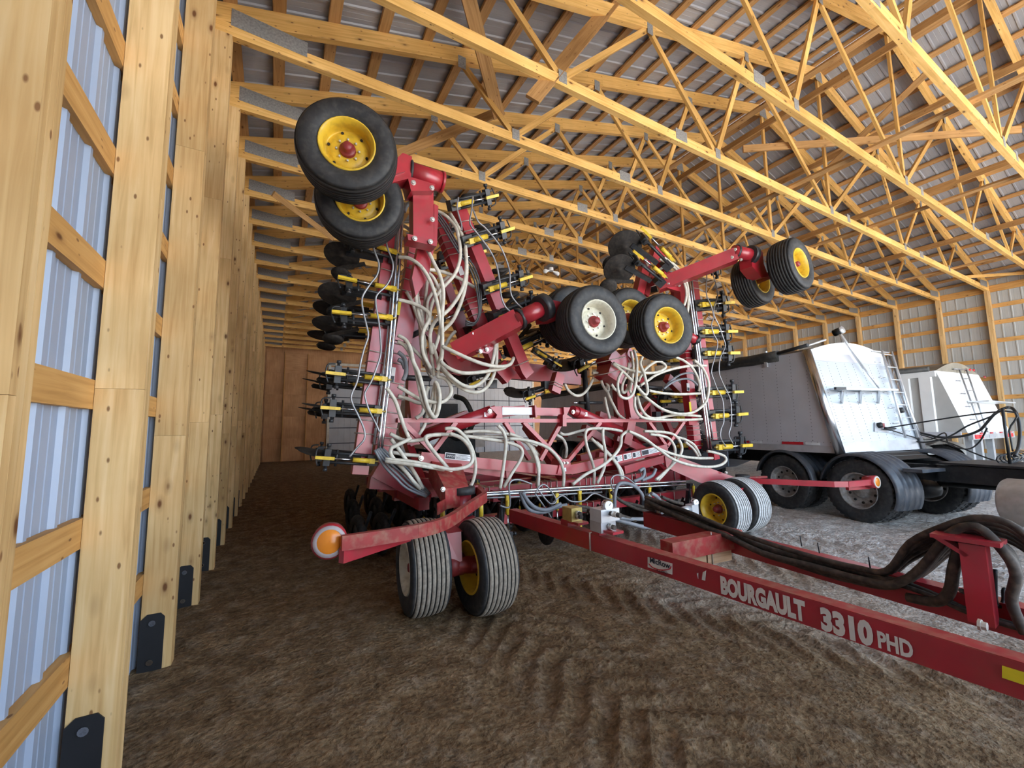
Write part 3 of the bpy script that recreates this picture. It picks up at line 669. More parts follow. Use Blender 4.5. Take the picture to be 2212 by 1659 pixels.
# --- fold hydraulics above the truss
YH = 4.9
g = MB(); bar(g, (1082, 887), (1152, 888), YH, .11, .1, 'red'); bar(g, (1153, 889), (1215, 891), YH, .11, .1); g.build('link_bar', DR)
g = MB(); bar(g, (1085, 888), (1149, 888), YH-.055, .10, .004, 'white'); bar(g, (1087, 888), (1110, 888), YH-.058, .07, .003, 'trside'); g.build('name_decal', DR)
for q_ in (((1150, 876), (1152, 902)), ((1212, 880), (1214, 905))):
    g = MB(); bar(g, q_[0], q_[1], YH-.02, .025, .16); g.build('clamp_plate', DR)
for pts, P_, Q_ in (([(1058, 879), (1084, 877), (1085, 898), (1086, 903), (1070, 904), (1074, 896)], (1072, 886), (905, 946)), ([(1215, 880), (1232, 880), (1225, 896), (1238, 904), (1216, 904)], (1236, 886), (1345, 934))):
    g = MB(); poly(g, pts, YH-.07, .14); g.build('link_plate', DR)
    a, b = at(*P_, Y=YH), at(*Q_, Y=YH+.5); g = MB(); g.tube([a, a.lerp(b, .18)], .07, 'red', 14); g.tube([a.lerp(b, .06), b], .088, 'red', 16); o = g.build('fold_cylinder', DR)
    bolts(o, [(1058, 888) if P_[0] < 1100 else (1238, 890)], YH-.1, .032)
    g = MB(); c = a.lerp(b, .17)+V((0, -.09, .0)); g.box(c-V((.03, .003, .03)), c+V((.03, .003, .03)), 'white'); g.build('warning_decal', o)
pb('transport_beam', (1330, 945), (1420, 985), 5.6, .12, .1); pb('transport_beam', (1290, 985), (1400, 1010), 5.6, .14, .1)
# --- main frame ----------------------------------------------------
YF1, YF2 = 5.15, 4.75
def hbar(z, Y, xa, xb, w, d, name='frame_tube'): return tubebar(name, (xa, Y, z), (xb, Y, z), d, w)
za = at(1250, 1046, Y=YF1).z; x0, x1 = at(1000, 1046, Y=YF1).x, at(1487, 1046, Y=YF1).x
hbar(za, YF1, x0-.2, x1, .17, .15)
pb('frame_tube', (797, 1040), (935, 1048), 5.3, .16, .15)
pb('frame_tube', (810, 1012), (900, 1060), 5.25, .2, .15)
z2 = at(1250, 1097, Y=YF2+.25).z; hbar(z2, YF2+.25, at(872, 1107, Y=YF2+.25).x, at(1502, 1075, Y=YF2+.25).x, .13, .13)
for x in (1013, 1024, 1041, 1051, 1075, 1141, 1154, 1164, 1175, 1183, 1196, 1245, 1259, 1268, 1276, 1300, 1317, 1358, 1366, 1378, 1388, 1450):
    c = at(x, 1046, Y=YF1); g = MB(); g.tube([(c.x, YF1+.09, za-.11), (c.x, YF1-.085, za-.11), (c.x, YF1-.085, za+.095), (c.x, YF1+.09, za+.095)], .008, 'ubolt', 6); g.build('u_bolt', DR)
for x in (1262, 1275, 1450, 1300, 1420):
    c = at(x, 1095, Y=YF2+.25); g = MB(); g.tube([(c.x, YF2+.34, z2-.09), (c.x, YF2+.175, z2-.09), (c.x, YF2+.175, z2+.075), (c.x, YF2+.34, z2+.075)], .008, 'ubolt', 6); g.build('u_bolt', DR)
for x in (1.6, 2.6, 3.9, 5.2, 6.4): tubebar('frame_tube', (x, 5.0, za-.02), (x, 8.2, za-.02), .13, .15)
for Y in (6.1, 7.1, 8.1): hbar(za-.05, Y, 1.5, 6.5, .15, .13)
for x in (1.7, 3.9, 6.1): tubebar('frame_tube', (x, 5.2, za), (x, 6.4, za+.9), .1, .12)
# gauge / packer wheels under the frame (rear ranks)
def packer(c, r=.27, w=.10, ax=(1, .12, 0)):
    g = MB(); c = V(c); g.lathe([(r*.55, w*.4), (r*.9, w*.5), (r, w*.2), (r, -w*.2), (r*.9, -w*.5), (r*.55, -w*.4)], c, ax, 'soil', 20); g.lathe([(.001, .03), (r*.55, w*.3), (r*.55, -w*.3), (.001, -.03)], c, ax, 'black', 14)
    a = V((c.x+.08, c.y-.4, .62)); g.tube([c+V((.06, 0, 0)), a], .022, 'black', 6); return g.build('packer_wheel', DR)
pk = packer((1.0, 5.9, .26))
for Y, off, n in ((5.9, .3, 16), (7.3, .15, 16), (8.6, .3, 16)):
    for k in range(n):
        x = 1.0+off+k*.37
        if Y == 5.9 and k == 0: pass
        dup_part(pk, DR, Matrix.Translation(V((x-1.0, Y-5.9, 0))))
# --- front caster assemblies ----------------------------------------
PV = at(1000, 1058, Y=4.2)   # left pivot cap
g = MB()
c = [at(918, 984, Y=4.75), at(962, 970, Y=4.75), at(1010, 1052, Y=4.2), at(955, 1062, Y=4.2)]
g.hull8([at(926, 984, Y=4.8)+V((0, 0, -.28)), at(926, 984, Y=4.8), at(990, 980, Y=4.9), at(990, 980, Y=4.9)+V((0, 0, -.28)), at(962, 1056, Y=4.05)+V((.0, 0, -.20)), at(962, 1056, Y=4.05), at(1012, 1050, Y=4.2), at(1012, 1050, Y=4.2)+V((0, 0, -.2))], 'redtop')
g.build('caster_arm', DR); bolts(DR, [(957, 1057), (910, 990)], 4.03, .026)
g = MB(); g.tube([PV+V((0, 0, -.04)), PV+V((0, 0, .03))], .13, 'rubber', 22); g.build('pivot_cap', DR)
pz = PV.copy(); g = MB(); g.tube([(pz.x-.02, pz.y+.02, .66), (pz.x, pz.y, PV.z-.04)], .085, 'red', 16); g.tube([(pz.x-.02, pz.y+.02, .73), (pz.x-.02, pz.y+.02, .77)], .13, 'rubber', 18); g.build('caster_pivot', DR)
wl, wr = at(912, 1230, D=F*FD/197), at(1045, 1217, D=F*FD/196); wl.z = wr.z = FD/2-.012; mid = (wl+wr)/2
g = MB(); g.hull8([mid+V((-.08, -.02, .30)), mid+V((.06, -.05, .30)), mid+V((.06, .2, .34)), mid+V((-.08, .2, .34)), mid+V((-.07, -.08, -.02)), mid+V((.05, -.1, -.02)), mid+V((.05, .1, -.02)), mid+V((-.07, .1, -.02))], 'red'); g.hull8([mid+V((-.07, -.06, .30)), mid+V((.07, -.06, .30)), mid+V((.07, .2, .33)), mid+V((-.07, .2, .33)), V((pz.x-.1, pz.y-.1, .72)), V((pz.x+.1, pz.y-.1, .72)), V((pz.x+.1, pz.y+.1, .72)), V((pz.x-.1, pz.y+.1, .72))], 'red'); g.tube([wl, wr], .075, 'redhub', 14); g.tube([mid-V((.09, .01, 0)), mid+V((.09, .01, 0))], .1, 'redhub', 16); g.build('caster_fork', DR)
# left light arm
YA = 3.9
za1 = PV.z-.03
pth = [at(1030, 1056, Z=za1-.05), at(1047, 1074, Z=za1-.05), at(965, 1128, Z=.86), at(900, 1147, Z=.86), at(738, 1173, Z=.86)]
g = MB()
g.beam(pth[0], pth[1], .05, .10, 'redtop'); sp_ = smooth_path([pth[1], pth[1].lerp(pth[2], .5), pth[2], pth[3], pth[4]], 5)
for i in range(len(sp_)-1): g.beam(sp_[i], sp_[i+1]+(sp_[i+1]-sp_[i])*.02, .05, .10, 'redtop')
g.beam(at(966, 1045, Z=za1-.02), at(996, 1068, Z=za1-.06), .012, .11, 'redtop'); g.beam(at(996, 1068, Z=za1-.06), at(945, 1100, Z=za1-.08), .012, .11, 'redtop')
g.beam(at(985, 1062, Z=za1-.03), at(1032, 1057, Z=za1-.03), .012, .09, 'red')
g.build('light_arm', DR)
g = MB(); e1, e2 = pth[4]+V((0, 0, -.09)), at(883, 1156, Z=.76); g.beam(e1, e2, .05, .09, 'red'); g.build('light_arm_rail', DR)
lc = at(712, 1168, Z=.86); g = MB(); ld = V((-.12, -1, .1)).normalized(); g.lathe([(.001, .16), (.115, .15), (.12, -.04), (.108, -.05)], lc, -ld*-1 if False else -ld, 'red', 22); g.build('light_pod', DR)
lp_ = MB(); lp_.lathe([(.108, .05), (.108, .056), (.082, .056)], lc, ld, 'greylens', 22); lp_.lathe([(.084, .05), (.08, .056), (.001, .058)], lc, ld, 'amber', 22); lp_.build('amber_light', DR)
# right caster + light arm
PR = at(1604, 1030, Y=4.3); zr = PR.z
g = MB(); q = [(1438, 985), (1500, 985), (1565, 1010), (1590, 1020), (1590, 1046), (1583, 1056), (1575, 1062), (1500, 1040), (1440, 1012)]
g.prism([at(*p, Y=4.75-(p[0]-1438)*.0032) for p in ((1436, 985), (1470, 988), (1585, 1030), (1576, 1062), (1510, 1042), (1440, 1010))], (.12, .16, 0), 'red'); g.build('caster_arm', DR); bolts(DR, [(1568, 1021), (1569, 1052), (1578, 1053)], 4.28, .026)
g = MB(); g.tube([PR+V((0, 0, -.04)), PR+V((0, 0, .035))], .11, 'rubber', 22); g.build('pivot_cap', DR)
g = MB(); g.tube([PR+V((0, 0, -.26)), PR+V((0, 0, -.04))], .10, 'red', 16); g.tube([PR+V((0, 0, -.30)), PR+V((0, 0, -.26))], .14, 'black', 16); g.build('caster_pivot', DR)
m2 = V((6.07, 4.0, FD/2)); g = MB(); tp = PR+V((0, 0, -.30))
g.hull8([tp+V((-.14, -.1, 0)), tp+V((.13, -.1, 0)), tp+V((.13, .1, 0)), tp+V((-.14, .1, 0)), m2+V((-.05, -.18, .28)), m2+V((.05, -.18, .28)), m2+V((.05, .1, .28)), m2+V((-.05, .1, .28))], 'red'); g.hull8([m2+V((-.05, -.18, .28)), m2+V((.05, -.18, .28)), m2+V((.05, .1, .28)), m2+V((-.05, .1, .28)), m2+V((-.05, -.07, -.04)), m2+V((.05, -.07, -.04)), m2+V((.05, .07, -.04)), m2+V((-.05, .07, -.04))], 'red'); g.tube([V((5.78, 3.98, FD/2)), V((6.36, 4.03, FD/2))], .07, 'redhub', 12); g.build('caster_fork', DR)
g = MB(); zz = PR.z-.05; pth = [at(1580, 1036, Z=zz), at(1660, 1040, Z=zz), at(1800, 1046, Z=zz), at(1830, 1046, Z=zz), at(1884, 1041, Z=zz)]
for i in range(4): g.beam(pth[i], pth[i+1]+(pth[i+1]-pth[i])*.01, .05, .085, 'red')
g.beam(at(1580, 1033, Z=zz+.02), at(1655, 1030, Z=zz+.02), .06, .03, 'redtop'); g.build('light_arm', DR)
g = MB(); g.beam(at(1830, 1053, Z=zz-.08), at(1876, 1050, Z=zz-.08), .05, .08, 'red'); g.build('light_arm_rail', DR)
lc = at(1889, 1041, Z=zz); ld = V((-.08, -1, .05)).normalized(); g = MB(); g.lathe([(.001, -.14), (.095, -.13), (.10, .03), (.09, .035)], lc, ld, 'red', 20); g.build('light_pod', DR)
g = MB(); g.lathe([(.09, .035), (.09, .042), (.068, .042)], lc, ld, 'trimwhite', 20); g.lathe([(.07, .036), (.066, .043), (.001, .045)], lc, ld, 'amber', 20); g.build('amber_light', DR)
# --- hitch -----------------------------------------------------------
zh = .66
HA, HB = at(1108, 1113, Z=zh), at(2212, 1463, Z=zh); HB = HB+(HB-HA)*.45
hx = 1.0; hd = (HB-HA).normalized(); hn = V((hd.y, -hd.x, 0)).normalized()
if hn.dot(V((-1, -1, 0))) < 0: hn = -hn
hh = .135
tubebar('hitch_tube', HA, HB, .10, hh, 'red')
g = MB(); off = -hn*.0
g.beam(HA+V((0, 0, hh/2+.002)), HB+V((0, 0, hh/2+.002)), .098, .004, 'redtop'); g.build('dust_layer', DR)
KA, KB = at(1398, 1120, Z=zh), at(2240, 1350, Z=zh); KB = KB+(KB-KA)*.35
tubebar('hitch_tube', KA, KB, .10, .15, 'red')
# face of the near tube towards the camera, used by the lettering
fo = HA+hn*.051; fn = hn
def on_face(px, py): return on_plane(px, py, fo, fn)
xd = (HB-HA).normalized(); yd = V((0, 0, 1)); yd = (yd-xd*yd.dot(xd)).normalized()
def letter(txt, px0, px1, ytop, ybot, m='offwhite', bold=.03, name='lettering', shear=0):
    g = MB(); o = on_face(px0, ybot); h = (on_face(px0, ytop)-o).dot(yd); wd = (on_face(px1, ybot)-o).dot(xd)
    t = MB(); w1 = text_mesh(t, txt, o, xd, yd, h, m, 1.0, bold)
    text_mesh(g, txt, o, xd, yd, h, m, wd/w1, bold, .004, shear); return g.build(name, DR, flip=False)
letter('BOURGAULT', 1558, 1737, 1243, 1279, bold=.06); letter('3310', 1775, 1885, 1310, 1356, bold=.06); letter('PHD', 1897, 1972, 1362, 1396, bold=.04)
g = MB(); g.prism([on_face(*p)+fn*.003 for p in ((1400, 1203), (1453, 1217), (1453, 1241), (1400, 1225))], fn*.002, 'offwhite'); sl = g.build('maker_sticker', DR)
g = MB(); o = on_face(1405, 1214)+fn*.004; w1 = text_mesh(MB(), 'MicRow', o, xd, yd, .038, 'decalink', 1, .02); lw = (on_face(1449, 1227)-o).dot(xd); text_mesh(g, 'MicRow', o, xd, yd, .038, 'decalink', lw/w1, .02, .004)
o = on_face(1420, 1233)+fn*.004; text_mesh(g, 'EQUIPPED', o, xd, yd, .018, 'decalink', .8, .005, .004); ar = [on_face(1403, 1217), on_face(1412, 1226), on_face(1430, 1231), on_face(1447, 1229), on_face(1451, 1223)]
g.tube([p+fn*.006 for p in smooth_path(ar, 4)], .004, 'redtape', 5); g.build('sticker_print', sl)
g = MB(); g.prism([on_face(*p)+fn*.003 for p in ((2165, 1437), (2300, 1478), (2300, 1508), (2165, 1463))], fn*.002, 'yellowdecal'); g.build('yellow_reflector', DR)
g = MB(); g.prism([on_face(*p)+fn*.003 for p in ((1519, 1236), (1526, 1232), (1524, 1254), (1517, 1252))], fn*.002, 'offwhite'); g.prism([on_face(*p)+fn*.003 for p in ((1506, 1239), (1509, 1237), (1509, 1250))], fn*.002, 'offwhite'); g.build('torn_decal', DR)
g = MB(); c = on_face(1275, 1160); cc = HA+xd*(c-HA).dot(xd)
g.tube([cc+hn*.056-V((0, 0, hh/2+.005)), cc+hn*.056+V((0, 0, hh/2+.01)), cc-hn*.056+V((0, 0, hh/2+.01))], .008, 'ubolt', 6); g.build('u_bolt', DR)
a, b = at(1440, 1190, Z=zh+.03), at(1590, 1160, Z=zh+.03); tubebar('hitch_cross_tube', a, b, .12, .14, 'redtop')
for pa, pb_ in (((1470, 1212), (1516, 1203)), ((1519, 1203), (1570, 1193))):
    g = MB(); g.beam(at(*pa, Z=zh-.08), at(*pb_, Z=zh-.08), .09, .10, 'whitewood'); g.build('wood_block', DR)
g = MB(); c = at(1528, 1200, Z=zh-.08)+V((-.02, -.06, 0)); g.tube([c+V((0, 0, -.07)), c+V((0, 0, .2))], .005, 'bolt', 5); g.build('strap_wire', DR)
# hose mast
mb0 = at(2125, 1345, Z=zh); mt0 = at(2125, 1178, D=(mb0-EYE).dot(FWD)); mt0.x, mt0.y = mb0.x, mb0.y
g = MB(); g.beam(mb0, mt0, .09, .09, 'red', xd); tt = mt0+V((0, 0, .02)); g.beam(tt-xd*.14+V((0, 0, .0)), tt+xd*.10, .15, .02, 'red'); g.beam(tt-xd*.14, tt-xd*.02-V((0, 0, .08)), .09, .02, 'red'); g.build('hose_mast', DR)
bolts(DR, [(2118, 1350)], mb0.y-.07, .025)
g = MB(); sq = [(2150, 1230), (2151, 1295), (2160, 1310), (2167, 1295), (2167, 1275), (2173, 1273), (2180, 1280), (2181, 1312), (2300, 1330)]; g.tube(smooth_path([at(*p, D=(mb0-EYE).dot(FWD)+.05) for p in sq], 4), .008, 'black', 6); g.tube([at(p[0], p[1], D=(mb0-EYE).dot(FWD)+.05) for p in ((2075, 1275), (2110, 1290), (2150, 1308), (2290, 1330))], .012, 'black', 6); g.build('hose_hook', DR)
# valve blocks on the hitch
def hp(px, py): return on_plane(px, py, HA, hn)
for px, py, w, h, mt in ((1236, 1109, .12, .12, 'gold'), (1306, 1110, .20, .10, 'alu'), (1302, 1133, .16, .10, 'plate')):
    c = hp(px, py); g = MB(); g.box(c-V((w/2, .07, h/2)), c+V((w/2, .07, h/2)), mt if mt != 'plate' else 'trplate'); g.build('valve_block', DR)
for px, py, dx in ((1236, 1106, .12), (1236, 1112, .13), (1306, 1106, .18), (1306, 1112, -.2), (1302, 1133, .14), (1236, 1110, -.11)):
    c = hp(px, py); g = MB(); g.tube([c, c+xd*dx], .02, 'dirtyhose', 8); g.tube([c+xd*dx*.55, c+xd*dx*.8], .027, 'bolt', 6); g.build('hose_fitting', DR)
for px, py0, py1, w in ((1226, 1122, 1140, .10), (1294, 1140, 1158, .09)):
    g = MB(); a, b = hp(px, py0), hp(px, py1); g.beam(a, b, .08, w, 'red', xd); g.beam(a-xd*.02, a+xd*.22, .12, .02, 'red'); g.build('valve_bracket', DR)
for px, py, par in ((1311, 1092, None), (1426, 1102, None), (1500, 1085, None)):
    c = hp(px, py) if px < 1400 else at(px, py, Y=KA.y-.2 if px < 1450 else 3.6); g = MB(); g.lathe([(.001, .03), (.045, .03), (.048, -.015), (.042, -.02)], c, (-.2, -1, .1), 'chrome', 16); q = g.build('pressure_gauge', DR); g = MB(); g.disc(c+V((-.2, -1, .1)).normalized()*.032, (-.2, -1, .1), .038, 'white', 16, .004); g.beam(c+V((-.2, -1, .1)).normalized()*.036, c+V((-.2, -1, .1)).normalized()*.036+V((.02, 0, .02)), .002, .004, 'decalink'); g.build('gauge_face', q)
c = at(1492, 1125, Y=3.6); g = MB(); g.box(c-V((.10, .08, .09)), c+V((.10, .08, .08)), 'chrome'); g.tube([c+V((-.16, 0, .14)), c+V((-.02, 0, .15))], .045, 'alu', 12); g.box(c+V((-.02, -.05, .08)), c+V((.10, .05, .2)), 'alu'); g.build('valve_block', DR)
# --- bright hydraulic rails -----------------------------------------
def rail(pts, Y, r, m='chrome', name='hydraulic_rail'):
    g = MB(); g.tube(smooth_path([at(*p, Y=Y) for p in pts], 3), r, m, 8); return g.build(name, DR)
rail([(866, 440), (850, 640), (836, 800), (815, 985)], 4.62, .016); rail([(872, 440), (858, 640), (843, 800), (823, 985)], 4.62, .016); rail([(861, 440), (845, 640), (829, 800), (808, 960)], 4.66, .012, 'steelpipe')
rail([(1484, 600), (1500, 720), (1516, 850), (1531, 970)], 4.62, .018); rail([(1489, 600), (1505, 720), (1521, 850), (1537, 970)], 4.62, .018); rail([(1494, 600), (1511, 730), (1526, 850), (1540, 950)], 4.65, .014, 'steelpipe'); rail([(1480, 600), (1496, 720), (1511, 850)], 4.66, .012, 'black')
rail([(1030, 1066), (1150, 1058), (1300, 1049), (1480, 1040)], 4.55, .017); rail([(1030, 1071), (1150, 1064), (1300, 1056), (1480, 1047)], 4.55, .015); rail([(1040, 1076), (1160, 1071), (1300, 1063)], 4.58, .012, 'steelpipe')
# --- openers ----------------------------------------------------------
def make_opener():
    """local frame: x outwards from the frame tube, y away from the viewer, z across"""
    g = MB()
    for z in (-.055, .055): g.tube([(-.02, 0, z), (.52, 0, z)], .018, 'black', 8)
    g.box((-.09, -.03, -.065), (.04, .09, .065), 'black'); g.box((.47, -.03, -.10), (.54, .05, .10), 'black'); g.tube([(.505, 0, -.15), (.505, 0, .15)], .016, 'black', 8)
    g.tube([(.505, .0, -.13), (.505, 0, -.165)], .026, 'black', 8); g.tube([(.505, .0, .13), (.505, 0, .165)], .026, 'black', 8)
    g.tube([(.40, 0, -.10), (.40, 0, .10)], .014, 'black', 8)
    g.beam((.10, .10, .0), (.56, .16, -.02), .06, .09, 'black'); g.tube(smooth_path([(.54, 0, -.12), (.62, 0, -.10), (.63, 0, 0), (.60, 0, .10)], 4), .009, 'black', 6)
    o = g.build('opener', DR)
    g = MB(); g.tube([(.02, -.07, 0), (.22, -.07, 0)], .03, 'ram', 12); g.box((-.04, -.09, -.03), (.03, -.05, .03), 'ram'); g.build('ram_barrel', o)
    g = MB(); g.tube([(.22, -.07, 0), (.45, -.07, 0)], .011, 'chrome', 8); g.build('ram_rod', o); g = MB(); g.tube([(-.09, -.07, 0), (-.03, -.07, 0)], .012, 'gold', 8); g.build('hose_fitting', o)
    g = MB(); g.box((.43, -.085, -.018), (.64, -.055, .018), 'ram'); g.build('ram_clevis', o)
    g = MB(); n = 22; c = V((.60, .24, -.01)); axd = V((.12, .08, 1)).normalized()
    g.lathe([(.001, .018), (.05, .016), (.06, .008), (.215, .003), (.225, 0), (.215, -.003), (.06, -.008), (.001, -.01)], c, axd, 'soil', n); g.build('disc', o)
    g = MB(); g.beam((.30, .26, .0), (.62, .44, .03), .05, .03, 'soil'); g.lathe([(.001, .03), (.11, .03), (.13, 0), (.11, -.03), (.001, -.03)], (.56, .52, .03), axd, 'soil', 16); g.build('packer_wheel', o)
    return o
OP = None
def place_opener(pa, pt, Y, dy=0, tilt=0, Lref=.64, label=None):
    global OP
    a, b = at(*pa, Y=Y), at(*pt, Y=Y); x = (b-a); L = x.length; x.normalize(); y = V((0, 1, tilt)); y = (y-x*y.dot(x)).normalized(); z = x.cross(y)
    mt = frame(a+V((0, dy, 0)), x, y, z, L/Lref)
    if OP is None:
        OP = make_opener(); mt0_ = mt; o = OP; o.matrix_parent_inverse = Matrix.Translation(-ROOT[DR.name]); o.matrix_basis = mt
    else: o = dup_part(OP, DR, mt)
    return o
LOP = [((848, 552), (739, 520)), ((846, 632), (728, 607)), ((838, 692), (715, 680)), ((826, 820), (702, 806)), ((815, 888), (691, 880)), ((800, 994), (680, 986))]
LT_ = [-.55, -.5, -.3, 0, .05, .1]
for (a, b), tl in zip(LOP, LT_): place_opener(a, b, 4.66, 0, tl)
for (a, b), tl in list(zip(LOP, LT_))[1:]:
    place_opener(a, b, 4.66, .75, tl*.6)
for a, b in (((985, 442), (1070, 422)), ((1012, 520), (1103, 492)), ((1055, 622), (1142, 595)), ((1078, 684), (1168, 650))):
    place_opener(a, b, 4.40, 0, .5); place_opener(a, b, 4.40, .8, .3)
ROP = [((1500, 590), (1556, 575)), ((1508, 660), (1574, 655)), ((1514, 718), (1581, 717)), ((1519, 764), (1586, 763)), ((1530, 848), (1594, 846)), ((1536, 898), (1603, 893)), ((1543, 964), (1612, 960))]
for a, b in ROP: place_opener(a, b, 4.66, 0, .1); place_opener(a, b, 4.66, .8, .1)
for a, b in (((1441, 566), (1376, 500)), ((1425, 602), (1360, 550))): place_opener(a, b, 4.4, 0, -.9)
for a, b, Y in (((1110, 755), (1195, 715), 4.7), ((1330, 790), (1262, 735), 5.0), ((1192, 838), (1130, 860), 5.0), ((1160, 760), (1210, 790), 5.3), ((1075, 800), (1010, 830), 5.4), ((1310, 760), (1240, 800), 5.6), ((1420, 846), (1370, 850), 5.4), ((1480, 862), (1420, 864), 5.5), ((1000, 530), (1040, 560), 5.6), ((1045, 720), (1090, 790), 5.6)):
    place_opener(a, b, Y, 0, .4)
for x, yt, yb in ((952, 1090, 1215), (1034, 1078, 1205), (1091, 1075, 1210), (1197, 1070, 1195), (1246, 1062, 1190), (1313, 1058, 1185), (1397, 1052, 1175), (1493, 1052, 1170)):
    a = at(x, yt, Y=4.62); b = V((a.x, a.y, .22)); L = b-a; mt = frame(a, L.normalized(), (0, 1, 0), L.normalized().cross(V((0, 1, 0))), L.length/.64)
    dup_part(OP, DR, mt)
    for dy in (1.3,): dup_part(OP, DR, frame(a+V((.2, dy, 0)), L.normalized(), (0, 1, 0), L.normalized().cross(V((0, 1, 0))), L.length/.64))
